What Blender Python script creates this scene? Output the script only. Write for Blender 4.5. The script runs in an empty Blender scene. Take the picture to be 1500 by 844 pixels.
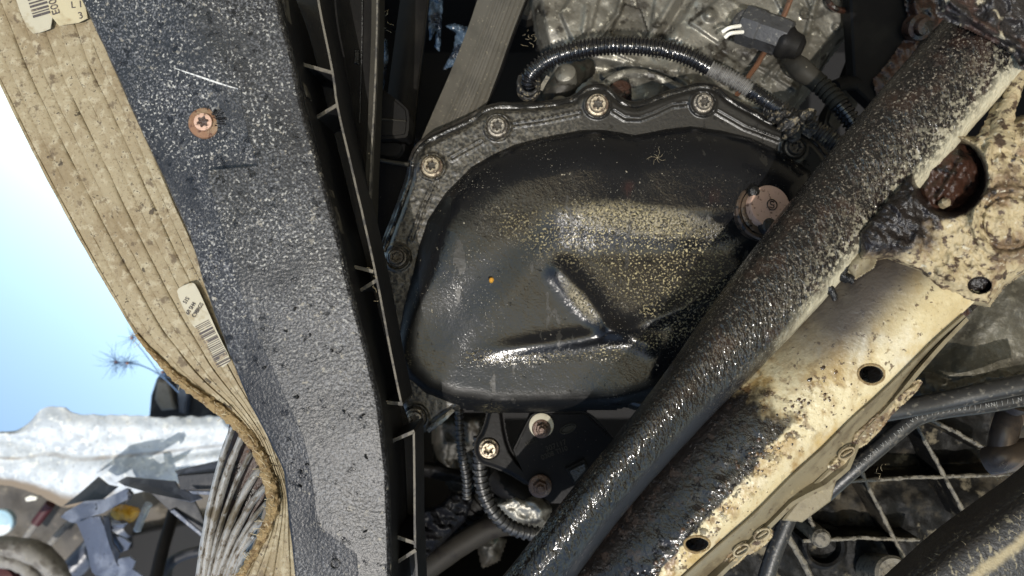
import bpy, bmesh, math, random
import numpy as np
import mathutils.bvhtree
from mathutils import Vector, Matrix

random.seed(7); np.random.seed(7)
S = bpy.context.scene
COL = S.collection

# ------------------------------------------------------------------ camera
F = 1083.0                      # focal length in photograph pixels (1500 wide)
CX, CY = 750.0, 422.0
CAM_H = 1.40
# "up" of the place and the direction to the sun, seen from the camera (x right, y up, z to the viewer)
UP = np.array([-0.60, -0.75, 0.10]); UP /= np.linalg.norm(UP)
SUN = np.array([-0.11, -0.38, 0.918]); SUN /= np.linalg.norm(SUN)
fw = np.array([0, 0, -1.0]); yw = fw - fw.dot(UP) * UP; yw /= np.linalg.norm(yw)
xw = np.cross(yw, UP)
R = np.array([xw, yw, UP])       # camera frame -> world
RM = Matrix(R.tolist())
CAMPOS = Vector((0, 0, CAM_H))
cam = bpy.data.cameras.new('camera'); co = bpy.data.objects.new('camera', cam); COL.objects.link(co)
co.matrix_world = Matrix.Translation(CAMPOS) @ RM.to_4x4()
cam.sensor_width = 36; cam.lens = F / 1500 * 36
cam.clip_start = 0.01; cam.clip_end = 5000
cam.dof.use_dof = True; cam.dof.focus_distance = 0.69; cam.dof.aperture_fstop = 4.5
S.camera = co
# ------------------------------------------------------------------ light
sw = R @ SUN
elev = math.asin(sw[2]); rot = math.atan2(sw[0], sw[1])
W = bpy.data.worlds.new('World'); S.world = W; W.use_nodes = True
nt = W.node_tree; bg = nt.nodes['Background']
sky = nt.nodes.new('ShaderNodeTexSky'); sky.sky_type = 'NISHITA'; sky.sun_disc = False
sky.sun_elevation = elev; sky.sun_rotation = rot
sky.air_density = 1.2; sky.dust_density = 0.45; sky.ozone_density = 1.0
nt.links.new(sky.outputs[0], bg.inputs[0]); bg.inputs[1].default_value = 0.13
sl = bpy.data.lights.new('sun', 'SUN'); sl.energy = 2.35; sl.angle = math.radians(0.5); sl.color = (1, 0.945, 0.87)
so = bpy.data.objects.new('sun', sl); COL.objects.link(so)
so.rotation_euler = Vector((-sw[0], -sw[1], -sw[2])).to_track_quat('-Z', 'Y').to_euler()
S.view_settings.view_transform = 'Standard'; S.view_settings.look = 'None'
S.view_settings.exposure = 0.68; S.view_settings.gamma = 1.0
S.render.engine = 'CYCLES'
S.cycles.max_bounces = 6; S.cycles.diffuse_bounces = 3; S.cycles.glossy_bounces = 3
S.cycles.use_denoising = True

# ------------------------------------------------------------------ maths
def P(px, py, d):
    return np.array([(px - CX) / F * d, (CY - py) / F * d, -d])
def hashn(ix, iy, s):
    h = (ix * 374761393 + iy * 668265263 + s * 982451653) & 0xFFFFFFFF
    h = ((h ^ (h >> 13)) * 1274126177) & 0xFFFFFFFF
    return ((h ^ (h >> 16)) & 0xFFFF) / 65535.0
def vnoise(x, y, s=0):
    x = np.asarray(x, float); y = np.asarray(y, float)
    ix = np.floor(x).astype(np.int64); iy = np.floor(y).astype(np.int64)
    fx = x - ix; fy = y - iy; fx = fx*fx*(3-2*fx); fy = fy*fy*(3-2*fy)
    return ((hashn(ix, iy, s)*(1-fx) + hashn(ix+1, iy, s)*fx)*(1-fy) + (hashn(ix, iy+1, s)*(1-fx) + hashn(ix+1, iy+1, s)*fx)*fy) - 0.5
def fbm(x, y, s=0, o=4):
    t = 0; a = 1.0
    for k in range(o):
        t = t + a * vnoise(np.asarray(x)*2**k, np.asarray(y)*2**k, s+k*17); a *= 0.5
    return t
def sstep(a, b, x):
    t = np.clip((np.asarray(x, float) - a) / (b - a), 0, 1); return t*t*(3-2*t)
def seg_d(X, Y, a, b):
    ax, ay = a; bx, by = b
    dx, dy = bx-ax, by-ay
    t = np.clip(((X-ax)*dx + (Y-ay)*dy) / (dx*dx+dy*dy+1e-9), 0, 1)
    return np.hypot(X-ax-t*dx, Y-ay-t*dy)
def line_d(X, Y, pts):
    return np.minimum.reduce([seg_d(X, Y, pts[i], pts[i+1]) for i in range(len(pts)-1)])
def sdf(X, Y, poly):
    d = np.full(X.shape, 1e9); ins = np.zeros(X.shape, bool); n = len(poly)
    for i in range(n):
        a, b = poly[i], poly[(i+1) % n]
        d = np.minimum(d, seg_d(X, Y, a, b))
        c = ((a[1] > Y) != (b[1] > Y)) & (X < (b[0]-a[0])*(Y-a[1])/((b[1]-a[1]) if b[1] != a[1] else 1e-9) + a[0])
        ins ^= c
    return np.where(ins, d, -d)
def crom(pts, n):
    """Catmull-Rom through pts, n samples, roughly even in arc length."""
    p = np.asarray(pts, float)
    if len(p) == 2: return p[0] + (p[1]-p[0])*np.linspace(0, 1, n)[:, None]
    q = np.vstack([2*p[0]-p[1], p, 2*p[-1]-p[-2]]); out = []
    for i in range(1, len(q)-2):
        t = np.linspace(0, 1, 24, endpoint=False)[:, None]
        a, b, c, d = q[i-1], q[i], q[i+1], q[i+2]
        out.append(0.5*((2*b)+(-a+c)*t+(2*a-5*b+4*c-d)*t**2+(-a+3*b-3*c+d)*t**3))
    out = np.vstack(out + [p[-1:]])
    L = np.r_[0, np.cumsum(np.linalg.norm(np.diff(out[:, :3], axis=0), axis=1))]
    s = np.linspace(0, L[-1], n)
    return np.stack([np.interp(s, L, out[:, k]) for k in range(out.shape[1])], 1)
def round_poly(poly, k=1):
    for _ in range(k):
        o = []
        for i in range(len(poly)):
            a = poly[i]; b = poly[(i+1) % len(poly)]
            o += [(a[0]*.75+b[0]*.25, a[1]*.75+b[1]*.25), (a[0]*.25+b[0]*.75, a[1]*.25+b[1]*.75)]
        poly = o
    return poly

# ------------------------------------------------------------------ materials
def M(name, base, rough=.5, metal=0, layers=(), bumps=(), coat=0, coat_rough=.1, rough_noise=None, spec=.5, film=0, sheen=0):
    m = bpy.data.materials.new(name); m.use_nodes = True
    t = m.node_tree; N = t.nodes; L = t.links; b = N['Principled BSDF']
    tc = N.new('ShaderNodeTexCoord')
    def new(k, **kw):
        n = N.new(k)
        for a, v in kw.items(): setattr(n, a, v)
        return n
    def coords(stretch):
        if stretch is None: return tc.outputs['Object']
        mp = new('ShaderNodeMapping'); mp.inputs['Scale'].default_value = stretch[0]; mp.inputs['Rotation'].default_value = (0, 0, math.radians(stretch[1]))
        mp.vector_type = 'TEXTURE' if False else 'POINT'
        L.new(tc.outputs['Object'], mp.inputs[0]); return mp.outputs[0]
    def math_(op, a, c, clamp=False):
        n = new('ShaderNodeMath', operation=op); n.use_clamp = clamp
        for i, v in enumerate((a, c)):
            if isinstance(v, (int, float)): n.inputs[i].default_value = v
            else: L.new(v, n.inputs[i])
        return n.outputs[0]
    def ramp(sock, lo, hi):
        n = new('ShaderNodeMapRange', interpolation_type='SMOOTHSTEP')
        inv = lo > hi
        n.inputs[1].default_value = min(lo, hi); n.inputs[2].default_value = max(lo, hi)
        n.inputs[3].default_value = 1 if inv else 0; n.inputs[4].default_value = 0 if inv else 1
        L.new(sock, n.inputs[0]); return n.outputs[0]
    def noise(scale, detail, stretch=None):
        n = new('ShaderNodeTexNoise'); n.inputs['Scale'].default_value = scale; n.inputs['Detail'].default_value = detail; n.inputs['Roughness'].default_value = .6
        L.new(coords(stretch), n.inputs['Vector']); return n.outputs[0]
    def mask(s):
        k = s[0]
        if k == 'noise':
            return ramp(noise(s[1], s[2], s[5] if len(s) > 5 else None), s[3], s[4])
        if k == 'speck':      # scale, radius (0..1 of cell), keep fraction
            v = new('ShaderNodeTexVoronoi'); v.inputs['Scale'].default_value = s[1]
            L.new(coords(s[4] if len(s) > 4 else None), v.inputs['Vector'])
            sp = new('ShaderNodeSeparateColor'); L.new(v.outputs['Color'], sp.inputs[0])
            rad = math_('MULTIPLY', sp.outputs[1], s[2])
            a = math_('LESS_THAN', v.outputs['Distance'], rad); c = math_('LESS_THAN', sp.outputs[0], s[3])
            return math_('MULTIPLY', a, c)
        if k == 'uv':         # axis, lo, hi, warp amount, warp scale
            sx = new('ShaderNodeSeparateXYZ'); L.new(tc.outputs['UV'], sx.inputs[0])
            w = math_('MULTIPLY', math_('SUBTRACT', noise(s[5], 5), .5), s[4])
            return ramp(math_('ADD', sx.outputs[s[1]], w), s[2], s[3])
        if k == 'attr':       # name, lo, hi, warp amount, warp scale
            at = new('ShaderNodeAttribute'); at.attribute_name = s[1]
            w = math_('MULTIPLY', math_('SUBTRACT', noise(s[5], 5), .5), s[4])
            return ramp(math_('ADD', at.outputs['Fac'], w), s[2], s[3])
        if k == 'cav':        # edge wear by pointiness (lo, hi)
            g = new('ShaderNodeNewGeometry'); return ramp(g.outputs['Pointiness'], s[1], s[2])
        if k == 'inv':
            ms = None
            for q_ in s[1]:
                x = mask(q_); ms = x if ms is None else math_('MULTIPLY', ms, x)
            return math_('SUBTRACT', 1.0, ms, True)
    col = new('ShaderNodeRGB').outputs[0]; col.default_value = (*base, 1)
    ro = new('ShaderNodeValue').outputs[0]; ro.default_value = rough
    me = new('ShaderNodeValue').outputs[0]; me.default_value = metal
    if rough_noise:
        n = noise(rough_noise[0], 4); ro = math_('ADD', ro, math_('MULTIPLY', math_('SUBTRACT', n, .5), rough_noise[1]), True)
    hbump = []
    for ly in layers:
        ms = None
        for s in ly['m']:
            x = mask(s)
            ms = x if ms is None else math_('MULTIPLY', ms, x)
        ms = math_('MULTIPLY', ms, ly.get('a', 1.0))
        if 'c' in ly:
            mx = new('ShaderNodeMix', data_type='RGBA'); L.new(ms, mx.inputs[0]); L.new(col, mx.inputs[6]); mx.inputs[7].default_value = (*ly['c'], 1); col = mx.outputs[2]
        if 'r' in ly:
            mx = new('ShaderNodeMix', data_type='FLOAT'); L.new(ms, mx.inputs[0]); L.new(ro, mx.inputs[2]); mx.inputs[3].default_value = ly['r']; ro = mx.outputs[0]
        if 'me' in ly:
            mx = new('ShaderNodeMix', data_type='FLOAT'); L.new(ms, mx.inputs[0]); L.new(me, mx.inputs[2]); mx.inputs[3].default_value = ly['me']; me = mx.outputs[0]
        if 's' in ly:
            mx = new('ShaderNodeMix', data_type='FLOAT'); L.new(ms, mx.inputs[0]); mx.inputs[2].default_value = spec; mx.inputs[3].default_value = ly['s']; sp_ = mx.outputs[0]
        if 'h' in ly: hbump.append((ms, ly['h']))
    if any('s' in ly for ly in layers):
        L.new(sp_, b.inputs['Specular IOR Level'])
    L.new(col, b.inputs['Base Color']); L.new(ro, b.inputs['Roughness']); L.new(me, b.inputs['Metallic'])
    if not b.inputs['Specular IOR Level'].is_linked: b.inputs['Specular IOR Level'].default_value = spec
    if coat: b.inputs['Coat Weight'].default_value = coat; b.inputs['Coat Roughness'].default_value = coat_rough
    if film: b.inputs['Thin Film Thickness'].default_value = film; b.inputs['Thin Film IOR'].default_value = 1.45
    if sheen: b.inputs['Sheen Weight'].default_value = sheen
    prev = None
    for s in bumps:           # scale, detail, strength, distance[, stretch]
        bp = new('ShaderNodeBump'); bp.inputs['Strength'].default_value = s[2]; bp.inputs['Distance'].default_value = s[3]
        if len(s) > 5: L.new(math_('MULTIPLY', mask(s[5]), s[2]), bp.inputs['Strength'])
        L.new(noise(s[0], s[1], s[4] if len(s) > 4 else None), bp.inputs['Height'])
        if prev: L.new(prev, bp.inputs['Normal'])
        prev = bp.outputs[0]
    for ms, h in hbump:
        bp = new('ShaderNodeBump'); bp.inputs['Strength'].default_value = 1; bp.inputs['Distance'].default_value = h
        L.new(ms, bp.inputs['Height'])
        if prev: L.new(prev, bp.inputs['Normal'])
        prev = bp.outputs[0]
    if prev: L.new(prev, b.inputs['Normal'])
    return m

GRIT = (.36, .33, .27)
mt = {}
mt['soil'] = M('soil', (.27, .21, .13), .9, layers=[dict(m=[('noise', 3, 6, .4, .65)], c=(.16, .12, .07)), dict(m=[('noise', 40, 4, .5, .7)], c=(.36, .3, .2))], bumps=[(30, 5, .6, .02)])
mt['panel'] = M('speckled_black_plastic', (.0125, .0128, .0145), .36, spec=.42, layers=[
    dict(m=[('noise', 9, 4, .45, .66)], c=(.022, .0225, .025), r=.42),
    dict(m=[('noise', 560, 3, .50, .62), ('noise', 16, 5, .34, .62)], c=(.12, .122, .13), a=.9, r=.44),
    dict(m=[('noise', 440, 4, .575, .63), ('uv', 1, .85, .40, .3, 14), ('noise', 22, 5, .36, .56)], c=(.40, .39, .36), a=.9, r=.6),
    dict(m=[('noise', 180, 6, .635, .66), ('noise', 12, 4, .40, .60)], c=(.36, .33, .27), a=.7, r=.7),
    dict(m=[('noise', 10, 5, .60, .66)], c=(.012, .013, .016), a=.7, r=.28),
    dict(m=[('noise', 110, 6, .625, .65)], c=(.005, .005, .006), r=.3, h=-.0006)],
    bumps=[(420, 2, .6, .0010), (55, 4, .10, .002)])
mt['tan'] = M('dirty_tan_metal', (.275, .228, .142), .72, layers=[
    dict(m=[('noise', 16, 6, .42, .66)], c=(.20, .152, .085)),
    dict(m=[('noise', 120, 5, .50, .66)], c=(.37, .325, .225), a=.85),
    dict(m=[('noise', 330, 4, .54, .64)], c=(.165, .122, .068), a=.65),
    dict(m=[('noise', 75, 7, .575, .66)], c=(.085, .058, .032), a=.8),
    dict(m=[('noise', 240, 5, .62, .67)], c=(.05, .033, .018), a=.85),
    dict(m=[('noise', 45, 8, .645, .67)], c=(.04, .027, .016), a=.9, h=.0006)],
    bumps=[(240, 5, .6, .0012), (35, 3, .4, .003)])
mt['tan_edge'] = M('frayed_tan_edge', (.25, .175, .08), .8, layers=[dict(m=[('noise', 120, 5, .5, .62)], c=(.15, .095, .04)), dict(m=[('noise', 300, 3, .6, .7)], c=(.40, .33, .21))], bumps=[(200, 5, 1, .004)])
mt['sticker'] = M('paper_label', (.42, .37, .24), .6, layers=[dict(m=[('noise', 40, 5, .5, .7)], c=(.28, .22, .12)), dict(m=[('noise', 160, 4, .62, .7)], c=(.3, .22, .12), a=.7)], bumps=[(200, 4, .3, .0006)])
mt['sticker2'] = M('faded_label', (.40, .37, .28), .55, layers=[dict(m=[('noise', 55, 5, .5, .68)], c=(.27, .22, .13))], bumps=[(200, 4, .3, .0006)])
mt['ink'] = M('printed_ink', (.06, .05, .05), .7, layers=[dict(m=[('noise', 160, 4, .56, .68)], c=(.3, .24, .16))])
mt['fin'] = M('bent_fin_metal', (.44, .425, .40), .5, .2, layers=[dict(m=[('noise', 120, 6, .50, .62)], c=(.12, .09, .06), r=.8, me=0, a=.9), dict(m=[('noise', 30, 5, .5, .66)], c=(.20, .17, .125), me=.1), dict(m=[('noise', 90, 5, .6, .68)], c=(.55, .55, .54))], bumps=[(200, 4, .6, .002)])
mt['black'] = M('black_plastic', (.0045, .0045, .0055), .42, spec=.09, layers=[dict(m=[('noise', 25, 4, .5, .75)], c=(.009, .0085, .0075), r=.6), dict(m=[('noise', 420, 4, .68, .72)], c=(.16, .15, .12), a=.7)], bumps=[(300, 3, .2, .0006)])
mt['channel'] = M('dark_grey_channel_plastic', (.013, .013, .0145), .5, spec=.3, layers=[dict(m=[('noise', 25, 5, .45, .7)], c=(.022, .021, .019), r=.6), dict(m=[('noise', 420, 4, .66, .70)], c=(.14, .13, .10), a=.7)], bumps=[(300, 3, .25, .0007)])
mt['black_edge'] = M('worn_plastic_edge', (.105, .095, .075), .6, layers=[dict(m=[('noise', 110, 5, .46, .60)], c=(.03, .028, .026))], bumps=[(300, 3, .3, .0006)])
mt['olive'] = M('dusty_grey_plastic', (.032, .0295, .024), .5, spec=.09, layers=[dict(m=[('noise', 20, 4, .45, .7)], c=(.019, .018, .015)), dict(m=[('speck', 230, .22, .2)], c=(.3, .27, .2), a=.6)], bumps=[(300, 3, .25, .0006)])
mt['dark'] = M('dark_grimy_plastic', (.0075, .0072, .0073), .45, spec=.09, layers=[dict(m=[('noise', 30, 5, .45, .7)], c=(.013, .012, .0105), r=.6)], bumps=[(200, 3, .3, .0008)])
mt['tub'] = M('black_engine_bay', (.006, .006, .007), .8)  # black stands in for the shade of the enclosed bay
mt['bar'] = M('weathered_grey_rubber', (.062, .056, .044), .6, spec=.3, layers=[dict(m=[('noise', 30, 5, .45, .66)], c=(.045, .041, .032)), dict(m=[('noise', 300, 4, .62, .68)], c=(.16, .14, .10), a=.7)], bumps=[(260, 4, .3, .0006)])
mt['film'] = M('crumpled_blue_plastic', (.055, .085, .125), .25, layers=[dict(m=[('noise', 30, 4, .5, .6)], c=(.012, .018, .03))], bumps=[(28, 4, .9, .02)])  # blue base colour stands in for sky light glimpsed in the gaps
mt['pan'] = M('oily_black_steel', (.0052, .0056, .0068), .14, spec=.36, layers=[
    dict(m=[('attr', 'edge', .2, .8, .3, 40)], c=(.005, .005, .005), r=.6, s=.10),  # dull dark rim band standing in for dark reflections
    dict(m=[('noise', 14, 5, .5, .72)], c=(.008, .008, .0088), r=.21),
    dict(m=[('noise', 11, 6, .52, .62, ((1, .35, 1), 12)), ('attr', 'sheen', .2, .9, .3, 30)], c=(.035, .012, .011), r=.30, a=.9),  # reddish oil sheen put into the base colour
    dict(m=[('attr', 'glaze', .25, .9, .5, 60), ('noise', 420, 4, .36, .58)], c=(.24, .205, .125), a=.85, r=.34, h=.0004),  # sun glare along shoulder and rib, painted as pale colour
    dict(m=[('attr', 'grit', .15, 1.0, .8, 30), ('noise', 470, 4, .545, .60)], c=(.44, .375, .215), a=.9, r=.3, h=.0009),  # gold grains: grit with its glints put into the colour
    dict(m=[('attr', 'grit', .30, 1.0, .5, 30), ('noise', 240, 5, .60, .64)], c=(.004, .004, .004), a=.9, r=.12, h=.0006),
    dict(m=[('noise', 600, 2, .66, .70), ('noise', 18, 5, .46, .64)], c=(.34, .31, .25), a=.75, r=.7),
    dict(m=[('noise', 230, 6, .67, .70), ('noise', 12, 5, .44, .60)], c=(.40, .36, .27), a=.8, r=.7, h=.0005),
    dict(m=[('noise', 60, 7, .64, .67, ((1, .3, 1), 80))], c=(.02, .019, .017), a=.8, r=.4),
    dict(m=[('noise', 120, 4, .69, .71)], c=(.003, .003, .003), h=.0006)],
    bumps=[(400, 3, .25, .0009), (40, 4, .12, .002)], film=0)
mt['flange'] = M('gritty_oily_flange', (.016, .015, .0135), .33, layers=[
    dict(m=[('attr', 'grit', .25, .7, .5, 30), ('noise', 330, 4, .46, .58)], c=(.072, .064, .048), a=.9, r=.5),
    dict(m=[('noise', 60, 5, .58, .7)], c=(.008, .008, .008), r=.2)],
    bumps=[(320, 4, .32, .0010)])
mt['gasket'] = M('black_gasket_lip', (.009, .009, .009), .24, layers=[dict(m=[('noise', 120, 4, .6, .7)], c=(.12, .10, .07), a=.6, r=.6)], bumps=[(260, 3, .5, .0014)])
mt['bolt'] = M('tarnished_bolt', (.30, .255, .185), .38, .5, layers=[dict(m=[('noise', 170, 5, .46, .60)], c=(.07, .045, .028), me=.1, r=.7), dict(m=[('noise', 420, 3, .6, .7)], c=(.6, .54, .42))], bumps=[(420, 3, .5, .0008)])
mt['bolt_grey'] = M('grimy_grey_bolt', (.20, .18, .15), .36, .6, layers=[dict(m=[('noise', 170, 5, .47, .60)], c=(.03, .024, .019), me=.1, r=.5), dict(m=[('noise', 420, 3, .6, .7)], c=(.45, .41, .33))], bumps=[(420, 3, .6, .001)])
mt['bolt_dark'] = M('oil_black_bolt', (.05, .045, .04), .3, .5, layers=[dict(m=[('noise', 200, 4, .5, .62)], c=(.014, .012, .01), me=.1)], bumps=[(420, 3, .5, .0008)])
mt['copper'] = M('copper_brown_plug', (.50, .33, .25), .52, .25, layers=[dict(m=[('noise', 230, 4, .56, .68)], c=(.13, .07, .045)), dict(m=[('speck', 330, .25, .3)], c=(.10, .05, .03), a=.8), dict(m=[('noise', 60, 4, .62, .72)], c=(.42, .32, .18))], bumps=[(300, 4, .5, .0012)])
mt['plugring'] = M('oily_plug_ring', (.10, .07, .05), .25, .4, layers=[dict(m=[('noise', 120, 4, .5, .62)], c=(.012, .01, .008), me=0)], bumps=[(260, 4, .6, .0015)])
mt['rust'] = M('rusty_screw', (.20, .105, .058), .75, .1, layers=[dict(m=[('noise', 130, 5, .45, .65)], c=(.26, .185, .115)), dict(m=[('noise', 260, 4, .55, .68)], c=(.09, .033, .017))], bumps=[(260, 4, .7, .0014)])
mt['rustnut'] = M('oily_rusty_nut', (.085, .05, .035), .4, .3, layers=[dict(m=[('noise', 160, 4, .5, .64)], c=(.03, .018, .014)), dict(m=[('noise', 330, 3, .6, .7)], c=(.24, .17, .11))], bumps=[(260, 4, .7, .0014)])
mt['rustdark'] = M('dark_rust', (.034, .014, .008), .42, layers=[dict(m=[('noise', 60, 5, .48, .62)], c=(.008, .006, .005), r=.25), dict(m=[('noise', 160, 4, .62, .74)], c=(.10, .05, .026), r=.7)], bumps=[(120, 5, .8, .003)])
mt['alu'] = M('dirty_cast_alloy', (.215, .205, .175), .36, .55, layers=[
    dict(m=[('noise', 12, 6, .42, .60)], c=(.075, .069, .055), r=.5, me=.2),
    dict(m=[('noise', 40, 7, .53, .64)], c=(.018, .015, .011), r=.4, me=0),
    dict(m=[('noise', 130, 5, .60, .68)], c=(.46, .44, .37), r=.3, me=.6),
    dict(m=[('noise', 260, 4, .64, .68)], c=(.05, .034, .018), a=.7)], bumps=[(180, 5, .55, .0016)])
mt['alu_dim'] = M('grimy_cast_alloy', (.022, .02, .0155), .52, .3, layers=[  # cast alloy darkened for parts that lie in shade
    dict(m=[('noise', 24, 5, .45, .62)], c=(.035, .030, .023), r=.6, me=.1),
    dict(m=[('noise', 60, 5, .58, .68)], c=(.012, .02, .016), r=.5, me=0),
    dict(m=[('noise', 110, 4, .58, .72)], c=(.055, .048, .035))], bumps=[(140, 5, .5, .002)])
mt['conduit'] = M('oily_conduit', (.010, .010, .011), .17, layers=[dict(m=[('noise', 120, 4, .62, .72)], c=(.2, .17, .11), r=.6, a=.6)], bumps=[(200, 3, .35, .0014)])
mt['conduit_dusty'] = M('dusty_conduit', (.13, .125, .115), .6, layers=[dict(m=[('noise', 160, 4, .5, .66)], c=(.06, .055, .05))], bumps=[(260, 3, .3, .001)])
mt['conduit_gritty'] = M('gritty_conduit', (.016, .015, .014), .4, layers=[dict(m=[('noise', 200, 4, .54, .62)], c=(.24, .2, .13), r=.7, a=.7)], bumps=[(220, 4, .9, .003)])
mt['plug'] = M('grey_black_plug', (.035, .035, .036), .5, layers=[dict(m=[('noise', 60, 5, .5, .66)], c=(.016, .0155, .015)), dict(m=[('noise', 220, 4, .6, .7)], c=(.12, .115, .10))], bumps=[(240, 4, .4, .001)])
mt['wire'] = M('white_wire', (.78, .76, .68), .5)
mt['brownrod'] = M('brown_line', (.115, .055, .03), .45, layers=[dict(m=[('noise', 90, 4, .55, .7)], c=(.04, .022, .014))])
mt['tube'] = M('oil_crusted_tube', (.0075, .0066, .0064), .10, layers=[
    dict(m=[('noise', 45, 5, .50, .66), ('uv', 1, .75, .5, .2, 20)], c=(.020, .012, .009), r=.2),
    dict(m=[('noise', 300, 4, .54, .64), ('uv', 1, .66, .30, .3, 20)], c=(.042, .033, .027), r=.3, a=.7),
    dict(m=[('noise', 420, 4, .585, .65), ('uv', 1, .75, .40, .3, 20)], c=(.20, .17, .13), r=.4, a=.8),
    dict(m=[('uv', 0, .20, .10, .12, 90), ('uv', 1, .58, .42, .25, 30)], c=(.50, .46, .33), r=.5),
    dict(m=[('uv', 0, .30, .10, .16, 240), ('uv', 1, .55, .35, .3, 30), ('noise', 230, 4, .5, .6)], c=(.42, .38, .27), r=.5),
    dict(m=[('uv', 0, .25, .19, .06, 90), ('uv', 1, .50, .66, .1, 30)], c=(.020, .023, .028), r=.30),  # blue-grey tint for the sky reflected on the smooth lower face
    dict(m=[('noise', 190, 5, .67, .70)], c=(.20, .18, .13), a=.8, r=.6, h=.001)],
    bumps=[(270, 2, .9, .0018, ((1, .5, 1), 52), ('inv', [('uv', 0, .26, .20, .05, 90), ('uv', 1, .50, .66, .1, 30)])), (480, 2, .3, .0004)])
mt['cream'] = M('oil_stained_cream_paint', (.52, .45, .28), .36, layers=[
    dict(m=[('noise', 14, 4, .45, .7)], c=(.56, .53, .43)),
    dict(m=[('noise', 9, 6, .44, .66)], c=(.36, .275, .13), a=.8),
    dict(m=[('noise', 24, 5, .48, .66)], c=(.40, .29, .115), a=.85),
    dict(m=[('noise', 240, 5, .60, .68)], c=(.19, .135, .06), a=.7),
    dict(m=[('noise', 45, 6, .52, .64, ((1, .5, 1), 42)), ('uv', 1, .22, .5, .3, 12)], c=(.26, .165, .06), a=.85, r=.35),
    dict(m=[('noise', 70, 5, .50, .62), ('uv', 1, .25, .5, .3, 12), ('uv', 0, 1.05, .66, .5, 30)], c=(.27, .17, .055), a=.9, r=.35),
    dict(m=[('noise', 100, 5, .55, .62), ('uv', 1, .25, .5, .3, 12), ('uv', 0, .98, .62, .4, 30)], c=(.10, .05, .02), a=.9, r=.3),
    dict(m=[('noise', 90, 4, .57, .61), ('uv', 0, .98, .58, .5, 30), ('uv', 1, .34, .55, .2, 12)], c=(.016, .011, .009), r=.12, h=.0015),
    dict(m=[('noise', 150, 4, .63, .66)], c=(.075, .042, .02), a=.85, h=.0004),
    dict(m=[('uv', 0, .82, .46, .10, 20), ('uv', 1, .46, .25, .1, 20)], c=(.050, .043, .040), a=.97, r=.3),  # grey gradient beside the tube: shading put into the paint
    dict(m=[('uv', 0, .69, .64, .30, 42), ('uv', 1, .40, .48, .22, 40)], c=(.0075, .006, .0055), r=.12),
    dict(m=[('uv', 0, .46, .38, .05, 30), ('uv', 1, .45, .55, .2, 40), ('noise', 120, 5, .52, .64)], c=(.022, .015, .012), r=.4)],
    bumps=[(210, 3, .55, .0016), (55, 4, .3, .003)])
mt['oildrop'] = M('brown_oil_drop', (.045, .024, .012), .14, layers=[dict(m=[('noise', 60, 3, .45, .6)], c=(.012, .009, .007)), dict(m=[('noise', 90, 3, .6, .66)], c=(.10, .055, .02))])
mt['cream_flange'] = M('tan_flange_paint', (.185, .155, .095), .55, layers=[  # paint darkened to carry the flange's shade
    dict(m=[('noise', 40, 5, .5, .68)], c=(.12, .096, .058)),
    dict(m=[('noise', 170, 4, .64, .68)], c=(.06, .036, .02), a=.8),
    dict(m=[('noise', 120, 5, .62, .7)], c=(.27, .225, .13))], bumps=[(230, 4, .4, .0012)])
mt['knuckle'] = M('crusty_cream_casting', (.37, .30, .175), .6, layers=[
    dict(m=[('noise', 40, 5, .48, .66)], c=(.19, .125, .065)),
    dict(m=[('noise', 26, 6, .53, .64)], c=(.10, .062, .034), a=.8),
    dict(m=[('noise', 130, 6, .51, .61)], c=(.06, .036, .02)),
    dict(m=[('noise', 170, 4, .60, .7)], c=(.46, .42, .31)),
    dict(m=[('attr', 'oil', .15, .6, .9, 45)], c=(.05, .034, .025), r=.4, a=.85),
    dict(m=[('attr', 'oil', .40, .62, .9, 90)], c=(.012, .009, .008), r=.25),
    dict(m=[('noise', 60, 5, .62, .68)], c=(.02, .015, .012), r=.3)], bumps=[(110, 5, .9, .004), (300, 3, .4, .001)])
mt['crust'] = M('oily_rust_crust', (.022, .019, .018), .32, layers=[dict(m=[('noise', 45, 5, .5, .62)], c=(.045, .026, .02), r=.5), dict(m=[('noise', 70, 5, .58, .68)], c=(.34, .30, .21), r=.5), dict(m=[('noise', 160, 4, .6, .68)], c=(.01, .009, .008), r=.15)], bumps=[(90, 5, .9, .005)])
mt['house'] = M('grey_cast_housing', (.085, .078, .058), .5, .25, layers=[dict(m=[('noise', 22, 5, .45, .66)], c=(.05, .045, .034)), dict(m=[('noise', 190, 4, .52, .66)], c=(.13, .12, .09), a=.8), dict(m=[('speck', 50, .12, .25)], c=(.02, .016, .012))], bumps=[(260, 4, .6, .0014)])
mt['cable'] = M('black_rubber_cable', (.022, .022, .022), .38, layers=[dict(m=[('noise', 200, 4, .56, .68)], c=(.12, .11, .09), r=.6, a=.7)], bumps=[(260, 3, .4, .0008)])
mt['print'] = M('white_cable_print', (.20, .20, .19), .7)
mt['pipedim'] = M('dim_brown_pipe', (.020, .0175, .014), .6, spec=.15, layers=[dict(m=[('noise', 40, 5, .5, .66)], c=(.011, .009, .008))])  # pipe colour lowered for the shade of the deep hollow
mt['pipe'] = M('brown_steel_pipe', (.105, .078, .06), .36, .5, layers=[dict(m=[('noise', 60, 5, .5, .66)], c=(.05, .034, .026), me=.2, r=.5)], bumps=[(200, 4, .3, .001)])
mt['ribedge'] = M('dusty_rib_edge', (.14, .125, .095), .65, layers=[dict(m=[('noise', 170, 4, .5, .62)], c=(.05, .045, .035))], bumps=[(260, 4, .7, .002)])
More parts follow.
